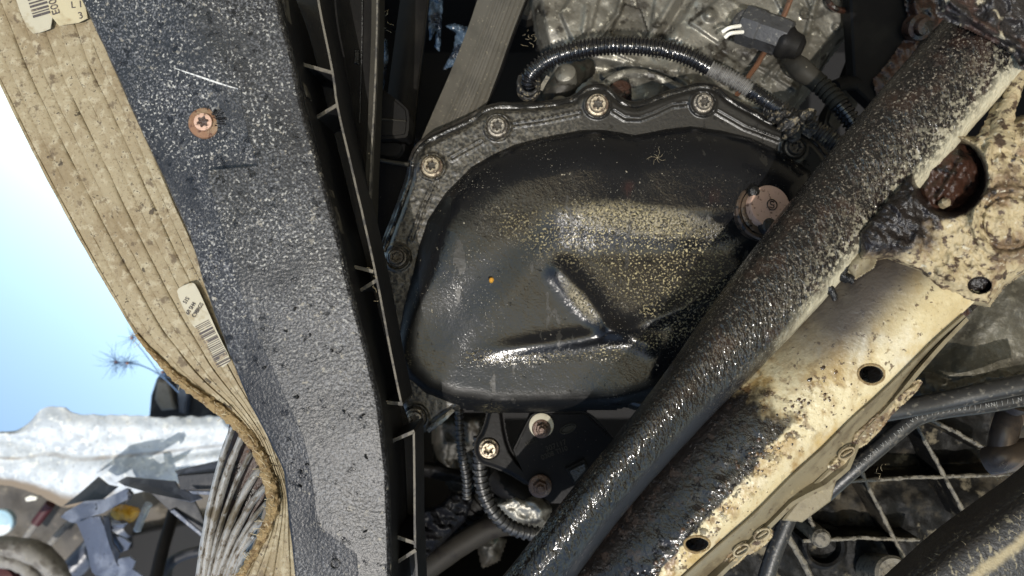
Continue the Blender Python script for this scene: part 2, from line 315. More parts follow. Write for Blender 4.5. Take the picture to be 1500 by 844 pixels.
mt['gridplate'] = M('grimy_black_casting', (.008, .0078, .0075), .45, spec=.09, layers=[
    dict(m=[('noise', 13, 5, .50, .60)], c=(.042, .036, .027), r=.6),
    dict(m=[('noise', 34, 5, .58, .66)], c=(.15, .13, .092), r=.6, a=.85),  # pale brown patches: lit areas put into the colour
    dict(m=[('noise', 60, 5, .6, .68)], c=(.012, .011, .01), r=.25)], bumps=[(110, 5, .5, .003)])
mt['dusty'] = M('dusty_black_rail', (.026, .026, .027), .42, layers=[
    dict(m=[('noise', 260, 4, .56, .64, ((1, .5, 1), 40))], c=(.30, .26, .17), a=.75, r=.7),
    dict(m=[('speck', 260, .26, .3)], c=(.36, .33, .25), a=.7, r=.7),
    dict(m=[('uv', 0, .43, .50, .10, 120), ('uv', 0, .60, .52, .08, 120)], c=(.36, .30, .18), a=.85, r=.75),  # ridge highlight painted as a pale line
    dict(m=[('uv', 0, .36, .1, .1, 60)], c=(.055, .042, .032), a=.8)], bumps=[(300, 4, .7, .002)])
mt['silver'] = M('weathered_bare_metal', (.50, .54, .58), .55, .2, layers=[
    dict(m=[('noise', 30, 6, .44, .62)], c=(.38, .42, .46), r=.6),
    dict(m=[('noise', 80, 6, .52, .64)], c=(.62, .64, .63), r=.55, me=.1),
    dict(m=[('noise', 130, 5, .58, .68)], c=(.24, .25, .27), me=.1, a=.7),
    dict(m=[('attr', 'dirt', .35, .9, .7, 16)], c=(.19, .15, .11), me=0, r=.8)], bumps=[(70, 5, .6, .004)])
mt['bluepl'] = M('glossy_torn_plastic', (.08, .093, .13), .34, layers=[dict(m=[('noise', 18, 4, .5, .7)], c=(.18, .20, .25), r=.4), dict(m=[('noise', 80, 5, .62, .68)], c=(.02, .02, .02))], bumps=[(30, 4, .5, .006)])
mt['blackpl'] = M('black_broken_plastic', (.016, .018, .024), .5, spec=.3, layers=[dict(m=[('noise', 40, 4, .5, .7)], c=(.05, .05, .055), r=.5)], bumps=[(60, 4, .3, .003)])
mt['inner'] = M('brown_grey_liner', (.10, .088, .074), .7, layers=[dict(m=[('noise', 8, 5, .45, .66)], c=(.05, .045, .041)), dict(m=[('noise', 40, 5, .6, .7)], c=(.19, .165, .13))], bumps=[(40, 5, .5, .006)])
mt['yellow'] = M('yellow_plastic', (.72, .40, .03), .5, layers=[dict(m=[('noise', 50, 4, .5, .66)], c=(.45, .22, .02))], bumps=[(40, 3, .5, .006)])
mt['maroon'] = M('maroon_cap', (.06, .012, .014), .5)
mt['greyhose'] = M('grey_hose', (.20, .19, .175), .6, layers=[dict(m=[('noise', 40, 5, .5, .66)], c=(.10, .09, .08)), dict(m=[('noise', 90, 4, .6, .7)], c=(.34, .31, .26))], bumps=[(60, 4, .5, .004)])
mt['lens'] = M('pale_blue_lens', (.42, .62, .74), .12, layers=[dict(m=[('noise', 20, 3, .5, .55)], c=(.75, .8, .8))], bumps=[(14, 2, .3, .01)])
mt['needle'] = M('bluish_pine_needle', (.10, .17, .30), .6)  # blue of the blurred fringe against the sky, put into the colour
mt['twig'] = M('orange_bud', (.36, .15, .06), .7)
mt['fibre'] = M('pale_fibre', (.42, .35, .22), .7)
mt['scratch'] = M('white_scratch', (.62, .62, .6), .6, layers=[dict(m=[('noise', 300, 3, .5, .6)], c=(.25, .25, .26))])
mt['grime'] = M('black_grease', (.008, .008, .008), .3, bumps=[(260, 4, .8, .003)])  # grease; also colours slot and hole mouths dark in place of shade

# ------------------------------------------------------------------ mesh building
class MB:
    def __init__(s): s.v = []; s.f = []; s.uv = {}; s.attr = {}
    def add(s, v, f, uv=None):
        o = len(s.v); s.v += [np.asarray(p, float) for p in v]; s.f += [tuple(i+o for i in q) for q in f]
        if uv is not None:
            for i, c in enumerate(uv): s.uv[o+i] = c
        return s
    def grid(s, pts, uv=None, closed_u=False, closed_v=False, flip=False):
        """pts: rows x cols x 3."""
        n, m = len(pts), len(pts[0]); v = [p for r in pts for p in r]; f = []
        for i in range(n if closed_v else n-1):
            for j in range(m if closed_u else m-1):
                a, b = i*m+j, i*m+(j+1) % m; c, d = ((i+1) % n)*m+(j+1) % m, ((i+1) % n)*m+j
                f.append((a, d, c, b) if not flip else (a, b, c, d))
        if uv is None: uv = [(j/max(1, m-1), i/max(1, n-1)) for i in range(n) for j in range(m)]
        return s.add(v, f, uv)
    def shell(s, pts, th, flip=False):
        """a closed sheet: grid front, copy moved back by th along the depth axis, rims."""
        pts = np.asarray(pts, float); n, m = pts.shape[:2]
        off = np.array([0, 0, -th]); o = len(s.v)
        uv = [(j/max(1, m-1), i/max(1, n-1)) for i in range(n) for j in range(m)]
        s.grid(pts, uv, flip=flip); s.grid(pts + off, uv, flip=not flip)
        N = n*m; ring = [j for j in range(m)] + [i*m+m-1 for i in range(1, n)] + [(n-1)*m+j for j in range(m-2, -1, -1)] + [i*m for i in range(n-2, 0, -1)]
        for k in range(len(ring)):
            a, b = ring[k], ring[(k+1) % len(ring)]
            s.f.append((o+a, o+b, o+N+b, o+N+a) if not flip else (o+b, o+a, o+N+a, o+N+b))
        return s
    def prism(s, poly, d, th, bevel=.0012, back_scale=1.0, seg=1):
        """polygon in pixels; d one depth or one per corner; extruded back by th."""
        dd = [d]*len(poly) if isinstance(d, (int, float)) else d
        bm = bmesh.new(); vs = [bm.verts.new(P(x, y, k)) for (x, y), k in zip(poly, dd)]
        f = bm.faces.new(vs); f.normal_update()
        if f.normal.z < 0: f.normal_flip()
        g = bmesh.ops.extrude_face_region(bm, geom=[f])
        nv = [e for e in g['geom'] if isinstance(e, bmesh.types.BMVert)]
        for e in nv: e.co.z -= th
        bm.faces.ensure_lookup_table()
        # the original face stays as the front cap
        if bevel:
            es = [e for e in bm.edges if any(v in vs for v in e.verts) and all(v in vs for v in e.verts)]
            try: bmesh.ops.bevel(bm, geom=es, offset=bevel, segments=seg, affect='EDGES', clamp_overlap=True)
            except Exception: pass
        bmesh.ops.recalc_face_normals(bm, faces=bm.faces[:])
        bm.verts.index_update()
        s.add([tuple(v.co) for v in bm.verts], [tuple(v.index for v in q.verts) for q in bm.faces]); bm.free(); return s
    def tube(s, path, r, n=60, seg=12, rf=None, flat=1.0, raw=False, jitter=0):
        """path: (px,py,d) points; r: radius in metres, one or per point."""
        pts = np.array([P(*q) for q in path]) if not raw else np.asarray(path, float)
        rr = np.full(len(pts), r) if isinstance(r, (int, float)) else np.interp(np.linspace(0, 1, len(pts)), np.linspace(0, 1, len(r)), r)
        c = crom(np.c_[pts, rr], n); rad = c[:, 3]; c = c[:, :3]
        if rf is not None: rad = rad * np.array([rf(i, n) for i in range(n)])
        T = np.gradient(c, axis=0); T /= np.linalg.norm(T, axis=1)[:, None] + 1e-12
        nrm = np.cross(T[0], [0, 0, 1.0]);
        if np.linalg.norm(nrm) < 1e-4: nrm = np.cross(T[0], [0, 1.0, 0])
        nrm /= np.linalg.norm(nrm); rows = []
        for i in range(n):
            nrm = nrm - nrm.dot(T[i])*T[i]; nrm /= np.linalg.norm(nrm); bn = np.cross(T[i], nrm)
            a = np.linspace(0, 2*math.pi, seg, endpoint=False)
            k = rad[i]*(1 + (jitter*fbm(a*2+i*.37, np.full(seg, i*.21), 5, 2) if jitter else 0))
            rows.append(c[i] + (np.cos(a)*k)[:, None]*nrm + (np.sin(a)*k*flat)[:, None]*bn)
        o = len(s.v); s.grid(rows, [(j/seg, i/(n-1)) for i in range(n) for j in range(seg)], closed_u=True, flip=True)
        s.f.append(tuple(o+j for j in range(seg))); s.f.append(tuple(o+(n-1)*seg+j for j in range(seg-1, -1, -1)))
        return s
    def lathe(s, centre, prof, axis=(0, 0, 1), seg=40, star=None):
        """prof: (radius, height) pairs from the base outwards to the tip; star: indices that get a six-point outline."""
        ax = np.array(axis, float); ax /= np.linalg.norm(ax)
        u = np.cross([0, 1, 0], ax); u /= np.linalg.norm(u); w = np.cross(ax, u); c = np.asarray(centre, float)
        rows = []
        for k, (r, h) in enumerate(prof):
            a = np.linspace(0, 2*math.pi, seg, endpoint=False)
            q = r*(1 + (.2*np.cos(6*a) if star and k in star else 0))
            if isinstance(q, float): q = np.full(seg, q)
            rows.append(c + ax*h + (np.cos(a)*q)[:, None]*u + (np.sin(a)*q)[:, None]*w)
        s.grid(rows, closed_u=True, flip=True)
        o = len(s.v); m = len(prof)
        s.f.append(tuple(o-seg+j for j in range(seg))); return s
    def flatten_box(s, a, b, half, d0, d1):
        """a thin wall standing between two pixel points, front depth d0, back depth d1, half thickness in pixels."""
        a = np.array(a, float); b = np.array(b, float); t = b-a; t /= np.linalg.norm(t); n = np.array([-t[1], t[0]])*half
        q = [a+n, b+n, b-n, a-n]
        fr = [P(x, y, d0) for x, y in q]; bk = [P(x, y, d0) - np.array([0, 0, d1-d0]) for x, y in q]
        return s.add(fr+bk, [(3, 2, 1, 0), (4, 5, 6, 7), (0, 1, 5, 4), (1, 2, 6, 5), (2, 3, 7, 6), (3, 0, 4, 7)])
    def ribbon(s, path, w_px, d0, th, n=24):
        """a flat strip along a pixel path with its real thickness."""
        p = crom(np.array([(x, y) for x, y in path], float), n); t = np.gradient(p, axis=0); t /= np.linalg.norm(t, axis=1)[:, None]
        nn = np.c_[-t[:, 1], t[:, 0]]*w_px/2
        return s.shell([[P(*(p[i]-nn[i]), d0), P(*(p[i]+nn[i]), d0)] for i in range(n)], th)
    def height(s, poly, d0, hf, step=3.0, margin=6, back=.0):
        """a relief over a pixel outline: hf(X, Y, sdf) -> metres toward the viewer. Returns the sampled arrays for attributes."""
        xs = [p[0] for p in poly]; ys = [p[1] for p in poly]
        gx = np.arange(min(xs)-margin-step, max(xs)+margin+2*step, step); gy = np.arange(min(ys)-margin-step, max(ys)+margin+2*step, step)
        X, Y = np.meshgrid(gx, gy); D = sdf(X, Y, poly); H = hf(X, Y, D)
        dep = d0 - H; pts = np.stack([(X-CX)/F*dep, (CY-Y)/F*dep, -dep], -1)
        n, m = X.shape; ok = D > -margin; idx = -np.ones(X.shape, int)
        cell = ok[:-1, :-1] & ok[1:, :-1] & ok[:-1, 1:] & ok[1:, 1:]
        use = np.zeros(X.shape, bool); use[:-1, :-1] |= cell; use[1:, :-1] |= cell; use[:-1, 1:] |= cell; use[1:, 1:] |= cell
        idx[use] = np.arange(use.sum()); ci = np.argwhere(cell)
        f = [(idx[i, j], idx[i+1, j], idx[i+1, j+1], idx[i, j+1]) for i, j in ci]
        o = len(s.v); s.add(list(pts[use]), f, list(zip(((X-min(xs))/(max(xs)-min(xs)))[use], ((Y-min(ys))/(max(ys)-min(ys)))[use])))
        return o, X[use], Y[use], D[use]
    def mesh(s, name, mat, origin, smooth=35, fix=True):
        me = bpy.data.meshes.new(name); o = np.asarray(origin)
        me.from_pydata([tuple(p-o) for p in s.v], [], s.f); me.update()
        if s.uv:
            ul = me.uv_layers.new(name='UVMap'); li = np.zeros(len(me.loops), int); me.loops.foreach_get('vertex_index', li)
            ul.data.foreach_set('uv', np.array([s.uv.get(i, (0, 0)) for i in li], float).ravel())
        for k, a in s.attr.items():
            at = me.attributes.new(k, 'FLOAT', 'POINT'); at.data.foreach_set('value', np.asarray(a, float))
        if fix:
            bm = bmesh.new(); bm.from_mesh(me); bmesh.ops.recalc_face_normals(bm, faces=bm.faces[:]); bm.to_mesh(me); bm.free()
        me.materials.append(mat)
        if smooth:
            me.shade_smooth(); me.set_sharp_from_angle(angle=math.radians(smooth))
        return me

def tag(o, label=None, cat=None, group=None, kind=None):
    for k, v in (('label', label), ('category', cat), ('group', group), ('kind', kind)):
        if v: o[k] = v
    return o
def world_mat(p): return Matrix.Translation(CAMPOS + RM @ Vector(tuple(p))) @ RM.to_4x4()
class Thing:
    """an Empty at the thing's base whose axes follow the assembly; its parts are children."""
    def __init__(s, name, label, cat, px, py, d, group=None):
        s.o = P(px, py, d); s.e = bpy.data.objects.new(name, None); s.e.empty_display_size = .02; COL.objects.link(s.e)
        s.e.matrix_world = world_mat(s.o); tag(s.e, label, cat, group)
    def part(s, name, mb, mat, parent=None, smooth=35, fix=True, label=None, kind=None):
        o = bpy.data.objects.new(name, mb.mesh(name, mat, s.o, smooth, fix)); COL.objects.link(o); o.parent = parent or s.e
        tag(o, label, kind=kind); return o
    def place(s, name, me, p, rz=0, parent=None, label=None, scale=1, tilt=(0, 0)):
        o = bpy.data.objects.new(name, me); COL.objects.link(o); o.parent = parent or s.e
        o.location = Vector(tuple(np.asarray(p) - s.o)); o.rotation_euler = (tilt[0], tilt[1], rz); o.scale = (scale,)*3; tag(o, label); return o
def single(name, label, cat, mb, mat, group=None, kind=None, smooth=35, fix=True):
    org = np.mean(np.array(mb.v), axis=0)
    o = bpy.data.objects.new(name, mb.mesh(name, mat, org, smooth, fix)); COL.objects.link(o); o.matrix_world = world_mat(org)
    return tag(o, label, cat, group, kind)
def text_mb(body, at, xdir, size, d, off=.0004, squash=1.0, spacing=1.0, path=None):
    """printed or embossed lettering: at = pixel of its start, xdir = pixel direction of reading."""
    c = bpy.data.curves.new('lettering', 'FONT'); c.body = body; c.size = 1; c.space_character = spacing; c.extrude = .02
    o = bpy.data.objects.new('lettering', c); COL.objects.link(o); dg = bpy.context.evaluated_depsgraph_get(); dg.update()
    me = bpy.data.meshes.new_from_object(o.evaluated_get(dg)); vs = [np.array(v.co) for v in me.vertices]; fs = [tuple(p.vertices) for p in me.polygons]
    bpy.data.objects.remove(o); bpy.data.curves.remove(c); bpy.data.meshes.remove(me)
    x = np.array(xdir, float); x /= np.linalg.norm(x); y = np.array([x[1], -x[0]])
    mb = MB(); out = []
    for v in vs:
        q = np.array(at) + x*v[0]*size*squash + y*v[1]*size
        out.append(P(q[0], q[1], d - off) + np.array([0, 0, v[2]*.01]))
    return mb.add(out, fs)

# bolt meshes, built once in metres round their own origin, axis to the viewer
def bolt_mesh(name, r, h, mat, hexa=False):
    mb = MB()
    if hexa:
        mb.lathe((0, 0, 0), [(r, 0), (r, h*.15), (r*.94, h*.22), (r*.62, h*.24)], seg=36)
        mb.lathe((0, 0, 0), [(r*.64, h*.2), (r*.64, h*.85), (r*.56, h*1.0), (r*.34, h*1.0), (r*.34, h*.95)], seg=6)
        mb.lathe((0, 0, 0), [(r*.34, h*.9), (r*.34, h*1.55), (r*.27, h*1.65)], seg=20)
    else:
        mb.lathe((0, 0, 0), [(r, -h*.3), (r, h*.18), (r*.93, h*.30), (r*.76, h*.34), (r*.73, h*.9), (r*.66, h), (r*.44, h), (r*.40, h*.9), (r*.36, h*.25), (r*.1, h*.2)], seg=48, star=(6, 7, 8))
    return mb.mesh(name, mat, (0, 0, 0), 40)
BOLT = bolt_mesh('bolt', .0118, .0085, mt['bolt']); BOLTG = bolt_mesh('bolt', .0118, .0085, mt['bolt_grey']); BOLTD = bolt_mesh('bolt', .0118, .0085, mt['bolt_dark'])
NUT = bolt_mesh('nut', .0128, .0095, mt['rustnut'], True)

SOCK = MB().lathe((0, 0, 0), [(.0049, .0026), (.0046, .0029), (.001, .0027)], seg=48, star=(0, 1)).mesh('socket', mt['bolt_dark'], (0, 0, 0), 40)  # dark disc on the socket floor, standing in for recess shade
def corr(pitch, amp=.16):
    return lambda i, n: 1 + amp*(1 if (i % pitch) < pitch/2 else -1)

# ================================================================== THE PLACE
g = MB(); q = 600.0
me = bpy.data.meshes.new('ground'); me.from_pydata([(-q, -q, 0), (q, -q, 0), (q, q, 0), (-q, q, 0)], [], [(0, 1, 2, 3)]); me.materials.append(mt['soil'])
go = bpy.data.objects.new('ground', me); COL.objects.link(go); tag(go, kind='structure')

# engine bay: walls coloured black for the shade behind everything, open to the viewer
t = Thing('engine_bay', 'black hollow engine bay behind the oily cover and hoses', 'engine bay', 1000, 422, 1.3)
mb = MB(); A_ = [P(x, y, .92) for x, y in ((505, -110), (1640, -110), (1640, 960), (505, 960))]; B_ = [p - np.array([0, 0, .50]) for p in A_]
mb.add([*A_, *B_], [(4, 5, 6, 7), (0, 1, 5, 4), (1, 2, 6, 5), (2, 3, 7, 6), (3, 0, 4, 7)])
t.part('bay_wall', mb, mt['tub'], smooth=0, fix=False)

# ------------------------------------------------------------------ tan ribbed strip with its stickers
t = Thing('ribbed_beam', 'long tan dirty metal beam with barcode stickers, crumpled at its bottom end', 'beam', 170, 300, .66)
LF = [(-75, -60), (-45, 20), (0, 118), (60, 240), (130, 370), (200, 488), (235, 527), (275, 564), (332, 604), (372, 648), (395, 698), (402, 735), (385, 785), (352, 844), (320, 900)]
RT = [(95, -140), (120, -60), (152, 60), (197, 160), (257, 300), (320, 440), (342, 510), (368, 575), (395, 630), (412, 680), (424, 715), (430, 745), (436, 790), (446, 844), (455, 900)]
DP = [.66, .66, .66, .66, .66, .66, .663, .668, .675, .68, .68, .675, .67, .668, .666]
LFs = crom([(*a, d) for a, d in zip(LF, DP)], 120); RTs = crom([(*a, d+.004) for a, d in zip(RT, DP)], 120)
cuts = [0, .115, .27, .385, .535, .655, .80, .90, 1.0]
for k in range(8):
    a, b = cuts[k], cuts[k+1]; rows = []
    for i in range(120):
        row = []
        for j in range(7):
            u = j/6; tt = a + (b-a)*(.004 + .992*u)
            p = LFs[i]*(1-tt) + RTs[i]*tt
            hgt = (.0014 if k % 2 else .0005)*(1-(2*u-1)**8) + .0010*fbm(i*.22+k*9, u*1.5+k*3, 3, 3)
            wob = .7*fbm(i*.3, k+u*.01, 8, 2)
            row.append(P(p[0]+wob, p[1], p[2]-hgt))
        rows.append(row)
    t.part('rib', MB().shell(rows, .004), mt['tan'], smooth=50)
# rolled edge along the outer side, frayed where the beam is bent
e = [(x, y, d) for (x, y), d in zip(LF[5:], DP[5:])]
fr = t.part('frayed_edge', MB().tube([(x-1, y+2, d-.002) for x, y, d in e], [.0014, .003, .0042, .005, .0055, .006, .006, .0045, .0035, .003], n=200, seg=10, jitter=.55), mt['tan_edge'])
t.part('rolled_edge', MB().tube([(x, y, d) for (x, y), d in zip(LF[:6], DP[:6])], .0016, n=60, seg=8, jitter=.3), mt['tan'])
# white backing behind the grooves
t.part('back_sheet', MB().shell([[P(*(LFs[i][:2]*.98+RTs[i][:2]*.02), LFs[i][2]+.0035), P(*RTs[i][:2], RTs[i][2]+.0035)] for i in range(120)], .002), mt['tan'])
def sticker(poly, d, mat, name='sticker'):
    return t.part(name, MB().prism(round_poly(poly, 1), d, .0006, .0003), mat)
DS = .6562
st = sticker([(14, -40), (25, 8), (44, 50), (62, 47), (78, 40), (76, -40)], DS, mt['sticker2'])
st2 = sticker([(70, -40), (72, 40), (129, 31), (126, 14), (112, -40)], DS-.0002, mt['sticker'])
mb = MB()
for k, (o_, w_) in enumerate([(-14, 3), (-8, 2), (-4, 3), (2, 2), (7, 3), (13, 3), (17.5, 1.4), (22, 3.4)]):
    c = np.array([54, 0.]) + np.array([.30, .95])*o_; v = np.array([.96, -.28])*13; w = np.array([.28, .96])*w_*.5
    mb.prism([tuple(c-v-w), tuple(c+v-w), tuple(c+v+w), tuple(c-v+w)], DS-.0008, .0003, 0)
t.part('barcode', mb, mt['ink'], st, smooth=0)
t.part('lettering', text_mb('E007', (88, 20), (-.3, -.95), 16, DS-.0002), mt['ink'], st2, smooth=0)
t.part('lettering', text_mb('L 1', (104, 12), (1, -.1), 14, DS-.0002), mt['ink'], st2, smooth=0)
t.part('lettering', text_mb('3', (116, 28), (.94, -.3), 14, DS-.0002), mt['ink'], st2, smooth=0)
DS2 = .6565
st = sticker([(258, 428), (262, 421), (281, 413), (287, 417), (303, 452), (322, 495), (338, 526), (336, 531), (323, 541), (306, 510), (289, 478), (285, 482), (272, 460)], DS2, mt['sticker2'])
mb = MB()
for k in range(26):
    tt = k/25 + random.uniform(-.01, .01); w_ = random.choice([1.0, 1.0, 1.6, 2.2])
    c = np.array([296, 474.])*(1-tt) + np.array([328, 533.])*tt; v = np.array([.89, -.46])*11; w = np.array([.46, .89])*w_*.5
    mb.prism([tuple(c-v-w), tuple(c+v-w), tuple(c+v+w), tuple(c-v+w)], DS2-.0005, .0003, 0)
t.part('barcode', mb, mt['ink'], st, smooth=0)
for body, at in (('68 SH4', (276, 462)), ('C98RGS', (285, 466)), ('51S', (272, 446))):
    t.part('lettering', text_mb(body, at, (.55, -.84), 8.5, DS2-.0004, squash=.8), mt['ink'], st, smooth=0)
# crushed fins inside the fold
rim = crom([(336, 622), (362, 655), (385, 700), (390, 735), (372, 785), (338, 850)], 40)
for k in range(9):
    e_ = rim[int(1 + k*3.9)]; s_ = np.array([287 + k*6.0, 884.])
    q_ = np.array([s_[0] + .30*(e_[0]-s_[0]), e_[1] + .36*(s_[1]-e_[1])]); path = []
    for u_ in np.linspace(0, 1, 7):
        p_ = s_*(1-u_)**2 + 2*q_*u_*(1-u_) + e_*u_**2; path.append((*p_, .70 - .0012*k - .012*u_))
    c = crom(np.array(path), 40); rows = []
    for i in range(40):
        T = c[min(i+1, 39)] - c[max(i-1, 0)]; nn = np.array([-T[1], T[0]]); nn /= np.linalg.norm(nn)
        wv = 5.6*(1 - .25*(i/39))*(1 + .25*math.sin(k*2.3)) + .8*float(fbm(i*.3, k*5.1, 2, 2))
        rows.append([P(c[i][0]+nn[0]*wv*u, c[i][1]+nn[1]*wv*u, c[i][2] + .009*u*u + .001*float(fbm(i*.5, k+u, 6, 2))) for u in (-1, -.5, 0, .5, 1)])
    t.part('fin', MB().shell(rows, .003), mt['fin'], smooth=60)
t.part('fin_backing', MB().prism([(336, 618), (348, 626), (380, 680), (390, 720), (370, 790), (330, 900), (284, 900), (297, 830), (310, 760), (324, 690)], .716, .01, .001), mt['rustdark'])

# ------------------------------------------------------------------ speckled black panel
t = Thing('splash_panel', 'wide black plastic panel covered in pale specks, held by a rusty screw', 'panel', 380, 420, .60)
rws = [(-60, 97, 318, 390), (0, 120, 330, 407), (85, 160, 342, 429), (150, 188, 355, 442), (200, 211, 367, 456), (235, 228, 377, 466), (243, 232, 380, 468), (250, 235, 308, 470), (260, 240, 307, 473), (300, 257, 318, 484), (350, 280, 333, 497), (420, 300, 352, 513), (510, 333, 388, 537), (590, 365, 424, 556), (640, 392, 447, 562), (690, 416, 458, 568), (770, 424, 468, 571), (800, 428, 508, 572), (812, 429, 525, 572), (844, 432, 527, 573), (910, 440, 530, 578)]
def panel_d(x, y):
    """depth of the panel's face at a pixel."""
    l, s_, r = (float(np.interp(y, [q_[0] for q_ in rws], [q_[k] for q_ in rws])) for k in (1, 2, 3))
    if x <= s_ - 2.2: d = .602 + .013*(1-float(np.clip((x-l)/150, 0, 1)))
    else: d = .602 - float(.0055*sstep(-80, 160, y) + .0055*sstep(120, 330, y))
    return d + .0016*float(fbm(x/90, y/90, 4, 2)) + .0036*((x-380)/250)**2
rs = []
for a, b in zip(rws[:-1], rws[1:]):
    n = max(1, int((b[0]-a[0])/9)); rs += [tuple(np.array(a)*(1-k/n)+np.array(b)*k/n) for k in range(n)]
rs.append(rws[-1]); rows = []
for y, l, s_, r in rs:
    st_ = .0055*sstep(-80, 160, y) + .0055*sstep(120, 330, y)
    cols = [l, l+1.2, l+3] + list(np.linspace(l+8, s_-3, 9)) + [s_-2.2, s_+2.2] + list(np.linspace(s_+4, r-9, 12)) + [r-6, r-3, r-1, r]
    row = []
    for j, x in enumerate(cols):
        d = .602 + (.013*(1-np.clip((x-l)/150, 0, 1)) if j < 12 else -st_)
        if j == 0: d += .004
        if j == 1: d += .0012
        if x > r-7: d += .0045*((x-(r-7))/7)**2
        d += .0016*float(fbm(x/90, y/90, 4, 2)) + .012*((x-380)/250)**2*.3
        row.append(P(x + (.8*float(fbm(y/14, 2, 9, 3)) if j in (0, 1) or j > len(cols)-3 else 0), y, d))
    rows.append(row)
t.part('panel_sheet', MB().shell(rows, .007), mt['panel'], smooth=28)
mb = MB().lathe((0, 0, 0), [(.0126, -.002), (.0128, .0012), (.0122, .0022), (.0086, .0034), (.0076, .0036), (.0074, .0048), (.0064, .0052), (.0036, .0052), (.0034, .0030), (.0012, .0028)], seg=42, star=(7, 8))
t.place('rusty_screw', mb.mesh('rusty_screw', mt['rust'], (0, 0, 0), 40), P(300, 181, panel_d(300, 181)-.0003), .3, tilt=(0, .12))
screw = [o for o in t.e.children if o.name.startswith('rusty_screw')][0]
for nm_, prof_, mm_ in (('screw_face', [(.0072, .0049), (.0070, .0056), (.0038, .0058)], 'copper'), ('socket', [(.0042, .0057), (.0040, .0060), (.0010, .0059)], 'rustdark')):  # socket disc coloured dark in place of recess shade
    o_ = bpy.data.objects.new(nm_, MB().lathe((0, 0, 0), prof_, seg=36, star=(0, 1) if nm_ == 'socket' else None).mesh(nm_, mt[mm_], (0, 0, 0), 40)); COL.objects.link(o_); o_.parent = screw
mb = MB()
for k in range(26):
    a = random.gauss(.45, .55); r0 = random.uniform(14, 22); r1 = r0 + random.uniform(3, 12)
    p0 = (300+math.cos(a)*r0, 181-math.sin(a)*r0); p1 = (300+math.cos(a)*r1+random.uniform(-2, 2), 181-math.sin(a)*r1)
    mb.tube([(*p0, panel_d(*p0)), ((p0[0]+p1[0])/2+random.uniform(-1, 1), (p0[1]+p1[1])/2, panel_d(*p1)-.001), (*p1, panel_d(*p1))], random.uniform(.0002, .0006), n=6, seg=4)
t.part('grease_bristle', mb, mt['grime'], kind='stuff')
c = crom(np.array([(253, 99), (285, 110), (330, 125), (352, 131)], float), 14)
t.part('scratch', MB().shell([[P(x, y-(1.3*math.sin(math.pi*(i+.5)/14.5)), panel_d(x, y)-.0004), P(x, y+(1.3*math.sin(math.pi*(i+.5)/14.5)), panel_d(x, y)-.0004)] for i, (x, y) in enumerate(c)], .004), mt['scratch'])
mb = MB().lathe((0, 0, 0), [(.0042, -.001), (.0042, .0012), (.0034, .0013), (.0032, -.003), (.001, -.004)], seg=24)
t.place('drain_hole', mb.mesh('drain_hole', mt['grime'], (0, 0, 0), 40), P(491, 826, panel_d(491, 826)))
mb = MB()
for y_, xx in ((566, 388), (700, 520), (655, 470), (735, 470), (790, 512), (610, 458), (545, 470), (454, 445), (458, 428), (640, 520)):
    for k in range(random.choice((1, 1, 2))):
        x0 = xx+random.uniform(-30, 30); y0 = y_+random.uniform(-40, 40); an = random.uniform(0, 6.28); L_ = random.uniform(2, 7)
        pd_ = panel_d(x0, y0); mb.tube([(x0, y0, pd_), (x0+L_*.5*math.cos(an)+random.uniform(-2, 2), y0+L_*.5*math.sin(an), pd_-.0015), (x0+L_*math.cos(an), y0+L_*math.sin(an), pd_)], [random.uniform(.0005, .0013), random.uniform(.0003, .001)], n=8, seg=6, jitter=1.2)
t.part('debris_crumb', mb, mt['grime'], kind='stuff')

# ------------------------------------------------------------------ ribbed channel behind the panel
t = Thing('ribbed_channel', 'hollow black plastic channel braced with small cross ribs, beside the speckled panel', 'channel', 530, 420, .66)
OE = [(460, -60), (466, 0), (487, 105), (494, 155), (510, 225), (530, 310), (552, 410), (571, 510), (588, 592)]
IE = [(385, -60), (407, 0), (430, 90), (452, 178), (470, 250), (486, 315), (508, 400), (535, 512), (553, 590), (566, 680), (573, 850), (578, 910)]
mb = MB().prism([(395, -60), *OE, (606, 640), (609, 800), (612, 910), (560, 910), (550, 690), (500, 430), (430, 150)], .705, .006, .001)
t.part('channel_floor', mb, mt['channel'])
def wall(path, half, d0, d1, n=40, lean=0):
    """a thin standing wall along a pixel path."""
    c = crom(np.array(path, float), n); T = np.gradient(c, axis=0); T /= np.linalg.norm(T, axis=1)[:, None]; nn = np.c_[-T[:, 1], T[:, 0]]*half
    dz = np.array([0, 0, -(d1-d0)]); rows = []
    for i in range(n):
        j = .5*float(fbm(i*.5, half, 3, 2))
        a, b = P(*(c[i]-nn[i]+j), d0), P(*(c[i]+nn[i]+j), d0); rows.append([a+dz, a, b, b+dz])
    return MB().grid(rows, closed_u=True)
t.part('outer_wall', wall(OE, 1.3, .640, .706), mt['channel'])
t.part('wall_edge', wall(OE, 1.5, .6385, .6402), mt['black_edge'])
t.part('inner_wall', wall([(x+1, y) for x, y in IE], 2.4, .612, .70, 60), mt['channel'])
for seg_ in ([(409, -20), (420, 50), (428, 76)], [(437, 114), (447, 143)], [(453, 180), (470, 245), (484, 300), (497, 352), (506, 392)], [(516, 434), (530, 490), (545, 552)]):
    t.part('flange_edge', wall([(x+1, y) for x, y in seg_], 3.0, .618, .632, 16), mt['black_edge'])
for a, b in (((428, 90), (488, 107)), ((450, 180), (495, 153)), ((503, 387), (547, 398)), ((514, 434), (551, 411)), ((552, 588), (590, 592)), ((566, 650), (607, 632)), ((570, 783), (608, 796)), ((572, 830), (609, 806))):
    rb = t.part('cross_rib', MB().flatten_box(a, b, 2.3, .642, .704), mt['channel'], smooth=0)
    t.part('rib_edge', MB().flatten_box(a, b, 2.5, .6405, .6424), mt['black_edge'], rb, smooth=0)
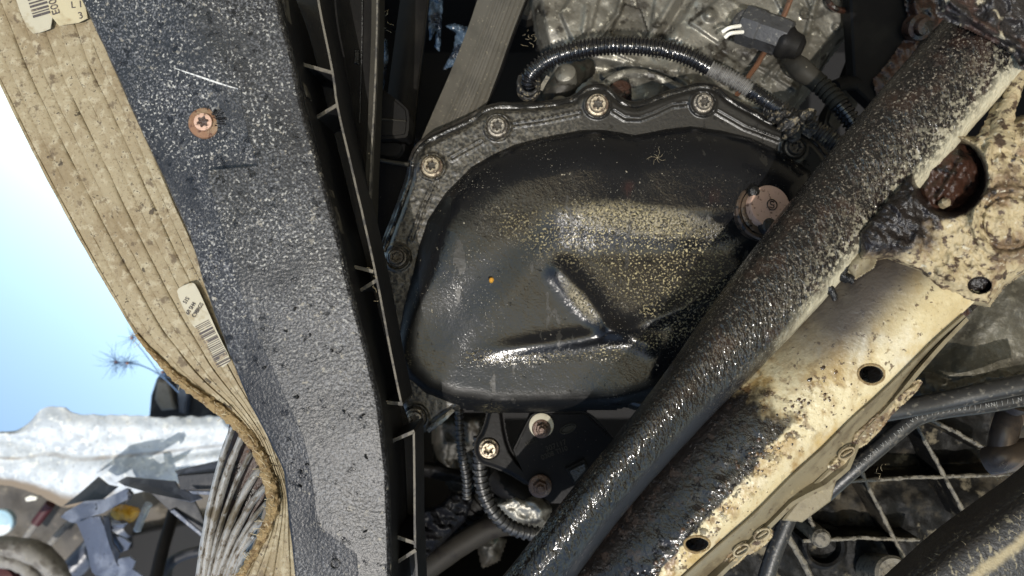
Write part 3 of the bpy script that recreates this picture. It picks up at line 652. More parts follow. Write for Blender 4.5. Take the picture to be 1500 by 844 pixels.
t.part('end_wall', wall([(606, 633), (607, 700), (608, 796), (610, 830), (612, 900)], 1.6, .642, .705, 20), mt['channel'])
t.part('wall_edge', wall([(606, 633), (607, 700), (608, 796)], 1.5, .6405, .6422, 16), mt['black_edge'])
t.part('inner_panel', MB().prism([(576, 648), (586, 643), (590, 770), (578, 778)], .69, .006, .0006), mt['olive'])

# ------------------------------------------------------------------ slats, bracket, struts between panel and cover
t = Thing('air_guide', 'narrow dark upright slat with a worn pale edge, next to the ribbed channel', 'slat', 520, 150, .70)
t.part('slat_face', MB().prism([(470, -60), (548, -60), (546, 60), (541, 180), (537, 330), (532, 330), (512, 240), (497, 170), (487, 100)], .715, .01, .001), mt['dark'])
t.part('slat_edge', wall([(549, -60), (548, 40), (545, 130), (541, 230), (537, 335)], 4.2, .70, .74, 30), mt['olive'])
t.part('edge_lip', wall([(553, -60), (552, 40), (549, 130), (544, 230), (539, 335)], 1.3, .698, .706, 30), mt['black_edge'])
t.part('seam', wall([(486, -60), (486, 20), (487, 80)], .9, .712, .72, 10), mt['black_edge'])
t.part('seam', wall([(531, -60), (530, 60), (527, 180)], .9, .7125, .72, 10), mt['grime'])
t.part('clip_slot', MB().prism([(519, 72), (527, 73), (526, 95), (518, 93)], .7135, .004, .0008), mt['grime'])  # black insert standing in for a shaded slot
t = Thing('bracket_tab', 'dark blunt bracket tab sticking out from behind the narrow slat', 'bracket', 570, 170, .77)
t.part('tab_face', MB().prism(round_poly([(540, 118), (565, 133), (592, 154), (599, 163), (598, 196), (592, 202), (540, 203)], 1), .765, .04, .003, seg=2), mt['dark'])
t.part('tab_ridge', MB().prism([(540, 171), (594, 176), (595, 178), (540, 174)], .763, .004, .0006), mt['olive'])
t.part('lower_block', MB().prism(round_poly([(540, 207), (594, 205), (591, 226), (578, 234), (540, 228)], 1), .785, .04, .003), mt['dark'])
t.part('lip', MB().prism([(545, 229), (578, 235), (600, 238), (598, 243), (572, 239), (545, 233)], .78, .01, .001), mt['olive'])
t.part('lower_panel', MB().prism([(540, 233), (602, 242), (590, 300), (572, 360), (540, 365)], .81, .02, .001), mt['black'])
t = Thing('dark_strut', 'dark upright strut behind the bracket tab', 'strut', 595, 90, .85)
rows = [[P(x*(1-u)+x2*u, y, .845 - .006*math.sin(math.pi*u)) for u in np.linspace(0, 1, 8)] for y, x, x2 in ((-60, 592, 632), (0, 586, 626), (60, 578, 619), (120, 570, 612), (180, 562, 606), (225, 555, 602))]
t.part('strut_face', MB().shell(rows, .02), mt['dark'])
t.part('strut_edge', MB().tube([(631, -60, .85), (626, 0, .85), (612, 120, .85), (602, 225, .85)], .0016, n=20, seg=8), mt['olive'])
t = Thing('flat_bar', 'slanting grey grooved bar ending behind the top of the cover', 'bar', 690, 110, .82)
rows = []
for y, x, x2 in ((-60, 722, 790), (0, 701, 767), (50, 684, 748), (110, 660, 727), (170, 634, 702), (235, 606, 664)):
    rows.append([P(x*(1-u)+x2*u, y+ (u-.5)*10, .815 + y*.0001 - .005*math.sin(math.pi*u) - .0006*(1 if int(u*17) % 2 else 0)*(u > .3)) for u in np.linspace(0, 1, 52)])
R2 = np.array(rows); R3 = np.stack([crom(R2[:, j], 30) for j in range(52)], 1)
t.part('bar_face', MB().shell(R3, .012), mt['bar'], smooth=30)
t.part('bar_back_edge', MB().tube([(792, -60, .84), (770, 0, .84), (750, 52, .84), (728, 115, .842), (704, 172, .845)], .003, n=24, seg=8), mt['black'])
for lab, poly, d in (('thin bluish shard of crumpled plastic beside the narrow slat', [(556, 52), (566, 58), (569, 85), (561, 132), (554, 128), (553, 80)], .90),
                     ('long crumpled bluish plastic strip in the gap beside the dark strut', [(630, -30), (650, -30), (647, 30), (644, 76), (637, 70), (640, 40), (630, 60), (627, 30)], .92),
                     ('crooked bluish plastic scrap close to the grey grooved bar', [(652, 38), (664, 34), (692, 42), (690, 62), (672, 66), (688, 75), (676, 92), (648, 103), (664, 74), (668, 48)], .93),
                     ('short bluish plastic scrap low in the gap under the dark strut', [(604, 128), (609, 134), (607, 170), (606, 200), (612, 204), (610, 232), (602, 234), (600, 205), (604, 170)], .90)):
    mb = MB(); o_, X_, Y_, D_ = mb.height(poly, d, lambda X, Y, D: .010*fbm(X/14, Y/14, int(d*1000), 3) + .003*np.minimum(D, 3)/3, step=1.5, margin=1)
    single('plastic_scrap', lab, 'plastic scrap', mb, mt['film'], 'bluish plastic scraps behind the struts', smooth=60)

# ------------------------------------------------------------------ the big oily cover
t = Thing('oil_pan', 'large black oily domed cover with a bolted rim and crossed ribs', 'cover', 880, 400, .76)
FL = [(566, 372), (573, 350), (590, 305), (604, 265), (609, 236), (622, 215), (645, 202), (690, 181), (708, 168), (722, 160), (745, 160), (790, 158), (838, 151), (852, 139), (875, 131), (893, 137), (908, 152), (932, 159), (955, 151), (1000, 136), (1032, 130), (1050, 135), (1070, 151), (1100, 167), (1130, 184), (1172, 200), (1195, 215), (1215, 250), (1215, 330), (1120, 470), (1000, 590), (930, 596), (850, 560), (700, 585), (668, 596), (640, 614), (624, 627), (606, 631), (594, 620), (590, 596), (580, 545), (572, 500), (567, 440), (563, 395)]
DOME = [(583, 500), (591, 450), (604, 402), (612, 365), (626, 322), (652, 282), (690, 243), (722, 224), (752, 211), (792, 201), (850, 190), (880, 189), (905, 192), (930, 196), (975, 188), (1012, 184), (1060, 191), (1100, 201), (1150, 224), (1188, 250), (1204, 300), (1190, 350), (1140, 420), (1075, 500), (1010, 560), (950, 585), (905, 596), (840, 599), (770, 602), (720, 602), (662, 593), (622, 576), (596, 552), (583, 525)]
FLs = [tuple(p) for p in crom(FL + FL[:1], 260)[:-1]]
def h_fl(X, Y, D):
    h = np.minimum(D, 5)/5*.005 - .02*np.clip(-D/5, 0, 1)
    gr = np.full(X.shape, 1e9)
    for pl in ([(640, 262), (618, 310), (604, 350)], [(662, 232), (705, 208)], [(752, 183), (800, 176), (848, 166)], [(899, 163), (915, 173), (938, 174), (960, 166), (985, 154), (1005, 152)], [(1050, 163), (1090, 186), (1140, 205)]):
        gr = np.minimum(gr, line_d(X, Y, pl))
    h += .0012*(sstep(5.5, 3.6, gr)) - .0016*sstep(3.2, 1.2, gr)
    for bx, by in ((875, 154), (729, 186), (633, 244), (582, 377), (608, 612), (1030, 151), (1163, 217)):
        r = np.hypot(X-bx, Y-by); h += .0028*sstep(22, 19, r) - .0024*sstep(17.5, 16.5, r)
    return h + .0007*fbm(X/6, Y/6, 11, 3)*sstep(900, 700, X)
mb = MB(); o_, X_, Y_, D_ = mb.height(FLs, .775, h_fl, step=1.6, margin=6)
mb.attr['grit'] = sstep(960, 720, X_)*sstep(90, 160, Y_)*.9 + .08
t.part('rim', mb, mt['flange'], smooth=70)
gl = [(x, y, .776) for x, y in FLs[0:196:3]]
t.part('gasket', MB().tube([(p[0]-(2.2 if p[0] < 700 else .6), p[1]-2.2, .781) for p in gl[:52]], .0032, n=240, seg=10, jitter=.25), mt['gasket'])
t.part('gasket', MB().tube([(p[0]-(5.2 if p[0] < 700 else .6), p[1]-5.0, .793) for p in gl[:52]], .0034, n=240, seg=8, jitter=.25), mt['bolt_dark'])
RA = [(822, 398), (862, 442), (893, 480), (950, 505)]; RB = [(690, 518), (770, 508), (850, 496), (900, 488), (950, 470), (1010, 446), (1080, 396)]
def h_dome(X, Y, D):
    wide = 62*sstep(540, 330, Y) + 17*sstep(330, 540, Y); wide = wide*(1 - .35*sstep(700, 600, X))
    e_ = np.clip(D/wide, 0, 1)
    h = .036*np.sqrt(np.clip(1-(1-e_)**2, 0, 1)) - .02*np.clip(-D/5, 0, 1)
    # rolled shoulder along the top, then the slope down to the pressed-in floor of the cover
    yt = 300 - 10*sstep(820, 700, X) + 90*sstep(820, 660, X) + 12*np.sin(X/60)*0
    drop = sstep(0, 78 + 70*sstep(840, 660, X), Y - yt) * sstep(1190, 1040, X + (Y-330)*.9)
    h -= .0105*drop*sstep(620, 720, X+ (Y-380)*.3)
    # dark hollow running up beside the drain plug
    v = line_d(X, Y, [(1010, 560), (1050, 480), (1110, 410), (1160, 385)])
    h -= .006*sstep(60, 10, v)
    h -= .006*sstep(46, 36, np.hypot(X-1120, Y-308)) * 0
    # pressed cross ribs
    a = line_d(X, Y, RA[:3]); b = line_d(X, Y, RB); c = line_d(X, Y, RA[2:])
    h += .0044*np.exp(-(a/17)**2)*sstep(0, 1, 1) + (.0034 + .002*sstep(930, 1020, X))*np.exp(-(b/13)**2)*sstep(680, 790, X) + .0036*np.exp(-(c/12)**2)
    h -= .0035*np.exp(-((X-932)/42)**2)*sstep(345, 215, Y) + .0035*np.exp(-((X-712+ (Y-250)*.5)/30)**2)*sstep(340, 230, Y)
    # waisting where the edge scallops
    h += .0010*fbm(X/90, Y/90, 21, 2) + .00012*fbm(X/9, Y/9, 23, 3)
    return h
mb = MB(); o_, X_, Y_, D_ = mb.height(DOME, .775, h_dome, step=2.0, margin=5)
def blob(x, y, rx, ry, ang=0):
    c, s_ = math.cos(ang), math.sin(ang); u = ((X_-x)*c+(Y_-y)*s_)/rx; v = (-(X_-x)*s_+(Y_-y)*c)/ry
    return np.exp(-(u*u+v*v))
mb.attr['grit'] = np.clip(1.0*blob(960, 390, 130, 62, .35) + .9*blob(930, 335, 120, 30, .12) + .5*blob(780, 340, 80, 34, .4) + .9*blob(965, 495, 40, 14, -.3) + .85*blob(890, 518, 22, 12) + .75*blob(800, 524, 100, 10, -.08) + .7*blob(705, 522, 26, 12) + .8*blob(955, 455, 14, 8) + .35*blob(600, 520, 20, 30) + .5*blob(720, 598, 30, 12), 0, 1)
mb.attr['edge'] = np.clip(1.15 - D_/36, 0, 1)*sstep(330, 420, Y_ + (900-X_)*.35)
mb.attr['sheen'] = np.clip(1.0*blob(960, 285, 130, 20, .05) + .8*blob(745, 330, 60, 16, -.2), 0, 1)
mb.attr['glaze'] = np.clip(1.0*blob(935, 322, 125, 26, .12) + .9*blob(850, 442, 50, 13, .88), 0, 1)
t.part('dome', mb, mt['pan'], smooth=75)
for bx, by, bd, mm in ((875, 154, .7688, BOLT), (729, 186, .7688, BOLTG), (633, 244, .7688, BOLT), (582, 377, .7688, BOLTD), (608, 612, .7688, BOLTG), (1030, 151, .7688, BOLTG), (1163, 217, .7688, BOLTD)):
    b_ = t.place('bolt', mm, P(bx, by, bd), random.uniform(0, 1), scale=random.uniform(.88, .98), tilt=(random.uniform(-.06, .06), random.uniform(-.06, .06)))
    so_ = bpy.data.objects.new('socket', SOCK); COL.objects.link(so_); so_.parent = b_
ax = (.18, .12, 1)
pl = t.part('plug_seat', MB().lathe(P(1116, 311, .745), [(.030, -.012), (.030, .004), (.0285, .006), (.0265, .006), (.0262, .0035), (.0235, .0035)], ax, 56), mt['plugring'])
t.part('seat_ring', MB().lathe(P(1118, 309, .7405), [(.0245, -.004), (.0245, .002), (.0225, .0032), (.0205, .0032)], ax, 56), mt['plugring'], pl)
dp = t.part('drain_plug', MB().lathe(P(1124, 304, .735), [(.0215, -.006), (.0215, .004), (.0205, .0062), (.012, .0066), (.004, .0066)], ax, 6*8), mt['copper'])
rg = MB()
c0 = P(1131, 300, .728)
ang = np.linspace(0, 2*math.pi, 25); axn = np.array(ax)/np.linalg.norm(ax); u_ = np.cross([0, 1, 0], axn); u_ /= np.linalg.norm(u_); w_ = np.cross(axn, u_)
rg.tube([c0 + .0052*(math.cos(a)*u_ + math.sin(a)*w_) for a in ang], .0006, n=40, seg=6, raw=True)
sc = [(.0022, .0024), (.0004, .0034), (-.0016, .0026), (-.0014, .0006), (.0010, -.0004), (.0018, -.0022), (-.0002, -.0032), (-.0022, -.0022)]
rg.tube([c0 + a*u_ + b*w_ for a, b in sc], .0006, n=24, seg=6, raw=True)
t.part('stamped_mark', rg, mt['plugring'], dp)
t.part('oil_drop', MB().lathe(P(1126, 330, .7285), [(.0095, -.004), (.0085, .0015), (.005, .0035), (.001, .0042)], ax, 24), mt['grime'], dp)  # black blob where the plug is notched
t.part('oil_drop', MB().lathe(P(1106, 281, .7295), [(.006, -.004), (.0055, .001), (.003, .0025), (.001, .003)], ax, 16), mt['grime'], dp)
# bits stuck to the cover
mb = MB()
for x, y, r_ in ((720, 410, 3.4),):
    mb.lathe(P(x, y, .745-.006), [(r_*.0007, -.012), (r_*.0007, .001), (r_*.0004, .002)], (.1, .2, 1), 9)
t.part('orange_crumb', mb, mt['yellow'])
mb = MB()
for k in range(7):
    a = k*.9+.3; L_ = (9, 14, 7, 16, 11, 8, 12)[k]; mb.tube([(963, 231, .7395), (963+L_*.6*math.cos(a), 231-L_*.6*math.sin(a), .738), (963+L_*math.cos(a+.3), 231-L_*math.sin(a+.3), .740)], .00009, n=8, seg=4)
t.part('seed_fluff', mb, mt['fibre'])

# ------------------------------------------------------------------ gearbox casing above the cover
t = Thing('gearbox_casing', 'rough pale cast alloy gearbox casing above the black cover', 'casing', 1010, 60, .88)
CS = [(772, -60), (1262, -60), (1244, 10), (1246, 40), (1206, 92), (1186, 130), (1150, 175), (1080, 170), (1000, 150), (940, 160), (830, 170), (790, 150), (800, 100), (788, 50)]
def h_cs(X, Y, D):
    h = np.minimum(D, 14)/14*.02 - .02*np.clip(-D/5, 0, 1)
    h += .0045*fbm(X/60, Y/60, 31, 3) + .0011*fbm(X/10, Y/10, 33, 3)
    for pl_, hh in (([(1008, 34), (1058, -8), (1110, 18), (1052, 64)], .006), ([(1120, 100), (1160, 66), (1196, 40), (1215, 60), (1160, 120)], .005), ([(820, 20), (852, -30), (885, -30), (868, 40), (838, 62)], .007), ([(960, -10), (985, -30), (1004, -20), (968, 40), (952, 40)], .006), ([(1010, 80), (1040, 66), (1080, 92), (1066, 118)], .005), ([(1170, -40), (1230, -40), (1232, 12), (1190, 30)], .005)):
        h += hh*sstep(-1.5, 2.5, sdf(X, Y, pl_))
    for a_, b_ in (((880, 66), (930, 88)), ((1000, 20), (960, 84)), ((1120, 118), (1180, 52)), ((1130, -20), (1150, 20)), ((830, 84), (880, 70)), ((1060, 120), (1110, 128))):
        h += .005*sstep(4.5, 2.5, seg_d(X, Y, a_, b_))
    for bx, by, br_ in ((850, 72, 8), (1000, 104, 7), (1180, 20, 9), (1225, 40, 7), (935, 70, 6)):
        h += .006*sstep(br_, br_-2, np.hypot(X-bx, Y-by)) - .004*sstep(br_*.5, br_*.5-1.5, np.hypot(X-bx, Y-by))
    h += .012*sstep(960, 1010, X + (Y-60)*.55)                    # raised right block
    h -= .010*sstep(9, 4, line_d(X, Y, [(958, 75), (985, 38), (1020, -20)]))
    h += .005*sstep(8, 3, line_d(X, Y, [(948, 60), (975, 22), (1000, -20)]))
    h -= .014*(sdf(X, Y, [(893, 52), (915, 6), (938, 14), (950, 50), (942, 58)]) > 0)
    h += .006*sstep(12, 7, np.hypot(X-1040, Y-22)) + .005*sstep(7, 4, np.hypot(X-1040, Y-22))
    h += .010*sstep(7, 3, line_d(X, Y, [(885, 112), (920, 98), (965, 105), (1005, 124)]))
    h -= .024*sstep(88, 104, Y - (X-900)*.18)*sstep(1010, 985, X)
    h += .007*sstep(5, 2, line_d(X, Y, [(875, 60), (905, 20), (915, -20)])) + .005*sstep(6, 2, line_d(X, Y, [(1195, 0), (1180, 60), (1140, 110)]))
    h += .005*sstep(5, 2, line_d(X, Y, [(1085, 110), (1110, 95), (1165, 130)])) - .01*sstep(12, 6, np.hypot(X-1055, Y-85))*.3
    h += .004*sstep(6, 2, line_d(X, Y, [(860, 10), (855, 50), (830, 70)])) + .006*sstep(18, 8, np.hypot(X-985, Y-48))
    h -= .02*sstep(870, 800, X)*sstep(40, 110, Y)
    return h
mb = MB(); mb.height(CS, .90, h_cs, step=2.2, margin=6)
t.part('casting', mb, mt['alu'], smooth=75)
t.part('cast_number', text_mb('6215', (1042, 60), (.93, .3), 13, .874, off=.001), mt['alu'], smooth=0)
t.part('boss', MB().lathe(P(1040, 22, .872), [(.010, -.01), (.0095, .004), (.006, .006), (.002, .006)], seg=24), mt['alu'])
t.part('boss', MB().lathe(P(860, 41, .885), [(.004, -.01), (.0038, .004), (.002, .005)], seg=16), mt['rust'])
t.part('pivot_pin', MB().lathe(P(909, 134, .85), [(.0125, -.05), (.0125, .004), (.0105, .0065), (.003, .0072)], (-.2, .35, 1), 28), mt['rustdark'])
t.part('pipe_elbow', MB().tube([(808, 150, .86), (822, 128, .85), (838, 112, .852), (862, 100, .87)], [.014, .015, .014, .010], n=30, seg=16, jitter=.3), mt['alu_dim'])
t.part('elbow_nub', MB().lathe(P(828, 108, .835), [(.013, -.012), (.012, .002), (.008, .005), (.002, .006)], (-.2, .4, 1), 20), mt['alu'])
t.part('lower_lip', MB().tube([(880, 128, .852), (915, 108, .85), (960, 113, .85), (1005, 135, .852), (1030, 150, .86)], .005, n=40, seg=10, jitter=.3), mt['alu'])
t.part('lug', MB().prism(round_poly([(742, -10), (800, -30), (796, 8), (778, 30), (755, 22)], 1), .93, .03, .004), mt['alu_dim'])
t.part('lug', MB().lathe(P(820, 152, .83), [(.009, -.02), (.009, .003), (.006, .006), (.001, .006)], (0, .5, 1), 20), mt['alu'])
single('mounting_lug', 'pale tapered metal lug between the casing and the diagonal tube', 'lug', MB().prism(round_poly([(1206, 175), (1238, 120), (1262, 60), (1268, 110), (1262, 150), (1236, 182), (1218, 195)], 1), .93, .03, .006, seg=2), mt['alu_dim'])

# conduit arching over the cover
t = Thing('corrugated_conduit', 'glossy black corrugated hose arching over the bolted rim of the cover', 'hose', 960, 70, .79)
CP = [(772, 136, .80), (776, 112, .79), (800, 90, .785), (835, 76, .78), (880, 68, .78), (925, 67, .78), (970, 72, .78), (1010, 84, .78), (1045, 103, .78), (1080, 120, .775), (1115, 143, .77), (1150, 166, .765), (1190, 188, .76), (1228, 212, .755)]
cc = crom(np.array(CP, float), 200)
for nm, a, b, mm, r_, am, n_ in (('oily_sleeve', 0, 118, 'conduit', .0088, .13, 330), ('dusty_sleeve', 116, 144, 'conduit_dusty', .0080, .10, 90), ('oily_sleeve', 142, 163, 'conduit', .0078, .13, 66), ('gritty_sleeve', 161, 200, 'conduit_gritty', .0085, .13, 120)):
    t.part(nm, MB().tube([tuple(q_) for q_ in cc[a:b:2]], r_, n=n_, seg=14, rf=corr(6, am), jitter=.06), mt[mm], smooth=30)
t.part('end_clip', MB().tube([(762, 112, .775), (760, 124, .772), (768, 136, .770), (780, 137, .770), (789, 128, .772), (790, 118, .776)], .0022, n=30, seg=8), mt['conduit_gritty'])
t.part('end_cap', MB().lathe(P(775, 130, .80), [(.013, -.02), (.013, .006), (.010, .009), (.008, .008), (.007, .002)], (-.1, -.5, 1), 24), mt['conduit_gritty'])
t.part('tie_tail', MB().ribbon([(803, 112), (797, 122), (792, 132)], 6, .772, .002, 8), mt['ribedge'])
t.part('crusted_grime', MB().tube([(1120, 160, .772), (1150, 176, .76), (1166, 186, .758), (1178, 178, .756), (1192, 196, .756)], [.004, .009, .011, .010, .004], n=60, seg=14, jitter=1.3), mt['conduit_gritty'], smooth=60)

t = Thing('wire_plug', 'grey electrical plug with two short white wires on the alloy casing', 'plug', 1115, 45, .82)
axp = (.82, -.42, .30)
t.part('plug_body', MB().lathe(P(1088, 35, .83), [(.022, 0), (.0225, .004), (.0225, .020), (.021, .022), (.021, .045), (.020, .052), (.016, .054)], axp, 8), mt['plug'], smooth=25)
t.part('plug_face', MB().prism(round_poly([(1072, 32), (1083, 15), (1100, 11), (1114, 22), (1112, 42), (1098, 58), (1086, 52), (1086, 42), (1078, 40)], 1), .815, .014, .0015), mt['plug'])
t.part('plug_boot', MB().lathe(P(1143, 60, .815), [(.017, 0), (.0185, .003), (.0185, .008), (.015, .013), (.013, .022), (.008, .026)], axp, 24), mt['dark'])
for a, b, c_ in (((1058, 47), (1068, 41), (1084, 38)), ((1062, 55), (1070, 49), (1088, 47))):
    t.part('wire', MB().tube([(*a, .80), (*b, .797), (*c_, .806)], .0021, n=14, seg=8), mt['wire'])
single('brown_line', 'thin brown line running behind the grey electrical plug', 'line', MB().tube([(1182, -60, .85), (1160, -5, .85), (1142, 36, .852), (1112, 90, .85), (1098, 110, .845), (1080, 138, .83)], .0031, n=40, seg=10, jitter=.2), mt['brownrod'])
t = Thing('cable_boot', 'ribbed dark rubber cable boot leading under the diagonal tube', 'boot', 1210, 130, .82)
BP = [(1158, 88, .83), (1176, 104, .822), (1194, 118, .818), (1212, 134, .812), (1230, 155, .805), (1250, 182, .80), (1262, 205, .80)]
bc = crom(np.array(BP, float), 100)
t.part('boot_neck', MB().tube([tuple(q_) for q_ in bc[:36:3]], [.0095, .0125, .0125, .011, .0105], n=30, seg=16), mt['olive'])
t.part('boot_bellows', MB().tube([tuple(q_) for q_ in bc[33:66:3]], .0100, n=54, seg=16, rf=corr(9, .09)), mt['olive'], smooth=40)
t.part('boot_tail', MB().tube([tuple(q_) for q_ in bc[62::3]], .0092, n=60, seg=14, rf=corr(7, .12)), mt['conduit'], smooth=30)
t.part('side_spur', MB().tube([(1222, 128, .83), (1240, 122, .84), (1262, 124, .85)], .008, n=20, seg=12), mt['dark'])
t = Thing('rusty_plate', 'flat dark plate with patches of rust at the top edge of the diagonal tube', 'plate', 1310, 50, .82)
t.part('plate_face', MB().prism([(1243, -60), (1450, -60), (1420, 30), (1330, 150), (1290, 165), (1252, 128)], .84, .02, .002), mt['dark'])
mb = MB(); mb.height([(1322, -20), (1380, -30), (1392, 10), (1375, 44), (1340, 52), (1330, 20)], .835, lambda X, Y, D: .014*sstep(0, 14, D) + .006*fbm(X/12, Y/12, 41, 4), step=2, margin=3)
t.part('rust_lump', mb, mt['rustdark'], smooth=75)
mb = MB(); mb.height([(1280, 118), (1300, 95), (1325, 60), (1345, 62), (1322, 105), (1300, 140), (1286, 140)], .837, lambda X, Y, D: .003*sstep(0, 10, D) + .005*fbm(X/9, Y/9, 43, 4), step=2, margin=3)
t.part('rust_lump', mb, mt['rustdark'], smooth=75)
t.part('plate_bolt', MB().lathe(P(1346, 40, .822), [(.014, -.01), (.014, .003), (.010, .005), (.009, .012), (.003, .013)], (.1, -.3, 1), 24), mt['rustdark'])
t.part('loop', MB().tube([(1212, -20, .86), (1214, 4, .85), (1226, 14, .85), (1242, 16, .86)], .0035, n=20, seg=8), mt['rustdark'])

# ------------------------------------------------------------------ diagonal tube
t = Thing('diagonal_tube', 'thick oil-crusted diagonal tube crossing in front of the cover', 'tube', 1100, 440, .64)
AR = [((1424, -22), (1530, 62)), ((1400, 10), (1506, 92)), ((1320, 100), (1420, 186)), ((1240, 195), (1342, 276)), ((1168, 285), (1268, 362)), ((1100, 372), (1196, 446)), ((1030, 470), (1110, 537)), ((960, 570), (1024, 622)), ((850, 706), (908, 752)), ((745, 838), (806, 890)), ((690, 906), (752, 955))]
arr = np.array([[*a, *b] for a, b in AR], float); n_ = 220
arr = np.hstack([crom(np.c_[arr[:, :2], arr[:, 2:]], n_)]); rows = []
dpt = np.interp(np.linspace(0, 1, n_), [0, .3, .6, 1], [.632, .648, .648, .638])
seg = 64
for i in range(n_):
    ul, lr = arr[i, :2], arr[i, 2:]; row = []; v = i/(n_-1)
    d = dpt[i]; tw = .014*sstep(.42, .7, v); c_ = (P(*ul, d-tw)+P(*lr, d+tw))/2; w = (P(*lr, d+tw)-P(*ul, d-tw))/2; e_ = 2.5 - .2*sstep(.5, .8, v)
    for j in range(seg):
        a = 2*math.pi*j/seg; cs, sn = math.cos(a), math.sin(a)
        r = 1 + .012*float(fbm(i*.35, j*.5, 51, 2)) + .014*float(fbm(i*.05, math.sin(a)*2+9, 53, 2))
        row.append(c_ + w*math.copysign(abs(cs)**(2/e_), cs)*r + np.array([0, 0, .032*math.copysign(abs(sn)**(2/e_), sn)*r]))
    rows.append(row)
mb = MB(); mb.grid(rows, [(j/seg, i/(n_-1)) for i in range(n_) for j in range(seg)], closed_u=True, flip=True)
t.part('tube_wall', mb, mt['tube'], smooth=60)
mb = MB()
CR = [(1368, -40), (1420, -70), (1560, 20), (1540, 110), (1498, 98), (1488, 78), (1456, 58), (1428, 44), (1404, 34), (1376, 22)]
mb.height(CR, .60, lambda X, Y, D: .012*sstep(0, 12, D) + .012*fbm(X/26, Y/26, 61, 4) + .006*sstep(8, 2, line_d(X, Y, [(1395, 5), (1450, 45), (1530, 85)])), step=2, margin=5)
t.part('end_collar', mb, mt['crust'], smooth=75)
mb = MB()
random.seed(5)
for (x, y, n2) in ((1216, 405, 9), (1226, 392, 6), (1208, 428, 6)):
    for k in range(n2):
        pass
# ------------------------------------------------------------------ cream beam beside it
t = Thing('cream_beam', 'cream painted box beam soaked with black oil along one side', 'beam', 1180, 600, .63)
RB_ = [((1330, 300), (1385, 345), (1490, 395)), ((1238, 372), (1306, 418), (1436, 435)), ((1166, 440), (1242, 490), (1366, 500)), ((1102, 512), (1176, 562), (1294, 569)), ((1030, 580), (1116, 628), (1204, 654)), ((940, 682), (1046, 716), (1102, 752)), ((870, 762), (985, 790), (1052, 795)), ((800, 842), (942, 846), (997, 844)), ((740, 915), (880, 920), (925, 910))]
br = crom(np.array([[*a, *b, *c_] for a, b, c_ in RB_], float), 200); rows = []
for i in range(200):
    l, m_, r_ = br[i, :2], br[i, 2:4], br[i, 4:]; v = i/199; row = []
    sharp = sstep(.3, .75, v)
    for j in range(40):
        u = j/39; um = .50
        if u < um: k = u/um; p = l*(1-k)+m_*k
        else: k = (u-um)/(1-um); p = m_*(1-k)+r_*k
        d = .664 - .052*(1-(1-np.clip(u/(um*1.25), 0, 1))**(2.0)) + .004*sstep(.85, 1, u)
        d += .014*sstep(.16, .02, v)
        d += .0012*float(fbm(i*.06, u*4, 71, 3)) + .0016*float(fbm(i*.4, u*12, 73, 2))*sharp*math.exp(-((u-um)/.07)**2)
        row.append(P(*p, d))
    rows.append(row)
beam = t.part('beam_face', MB().shell(rows, .004), mt['cream'], smooth=50)
holes = [((1270, 547), .0105, .0072, -.15), ((1018, 793), .0098, .0058, -.05), ((1435, 418), .0105, .0075, -.2)]
def cut(o, at, rx, ry, ang, d0, d1):
    bm = bmesh.new(); n = 36; vs0 = []; vs1 = []
    c_ = P(*at, .62)
    for k in range(n):
        a = 2*math.pi*k/n; x, y = rx*math.cos(a), ry*math.sin(a); x, y = x*math.cos(ang)-y*math.sin(ang), x*math.sin(ang)+y*math.cos(ang)
        q_ = c_ + np.array([x, y, 0]) - t.o
        vs0.append(bm.verts.new((q_[0], q_[1], -d0 - t.o[2]))); vs1.append(bm.verts.new((q_[0], q_[1], -d1 - t.o[2])))
    bm.faces.new(vs0); bm.faces.new(vs1[::-1])
    for k in range(n): bm.faces.new((vs0[k], vs1[k], vs1[(k+1) % n], vs0[(k+1) % n]))
    bmesh.ops.recalc_face_normals(bm, faces=bm.faces[:])
    mc = bpy.data.meshes.new('cutter'); bm.to_mesh(mc); bm.free(); oc = bpy.data.objects.new('cutter', mc); COL.objects.link(oc); oc.parent = t.e
    md = o.modifiers.new('cut', 'BOOLEAN'); md.object = oc; md.operation = 'DIFFERENCE'; md.solver = 'EXACT'
    dg = bpy.context.evaluated_depsgraph_get(); dg.update(); nm = bpy.data.meshes.new_from_object(o.evaluated_get(dg))
    o.modifiers.clear(); o.data = nm; bpy.data.objects.remove(oc); bpy.data.meshes.remove(mc)
for at, rx, ry, an in holes[:2]:
    cut(beam, at, rx, ry, an, .57, .645)
for at, rx, ry, an in holes[:2]:
    c_ = P(*at, .6); lip = []
    bvh = mathutils.bvhtree.BVHTree.FromPolygons([v.co[:] for v in beam.data.vertices], [p_.vertices[:] for p_ in beam.data.polygons])
    for k in range(25):
        a = 2*math.pi*k/24; x, y = (rx+.0011)*math.cos(a), (ry+.0011)*math.sin(a); x, y = x*math.cos(an)-y*math.sin(an), x*math.sin(an)+y*math.cos(an)
        q_ = P(*at, .62) + np.array([x, y, 0]) - t.o; h_ = bvh.ray_cast(Vector((q_[0], q_[1], .3)), Vector((0, 0, -1)))
        if h_[0] is not None: lip.append(np.array(h_[0]) + t.o)
    t.part('hole_lip', MB().tube(lip, .0010, n=60, seg=8, raw=True, jitter=.3), mt['tan_edge'])
random.seed(17); bvh = mathutils.bvhtree.BVHTree.FromPolygons([v.co[:] for v in beam.data.vertices], [p_.vertices[:] for p_ in beam.data.polygons])
mb = MB(); ridge = crom(np.array([b_[1] for b_ in RB_[2:8]], float), 100); far = crom(np.array([b_[2] for b_ in RB_[2:8]], float), 100)
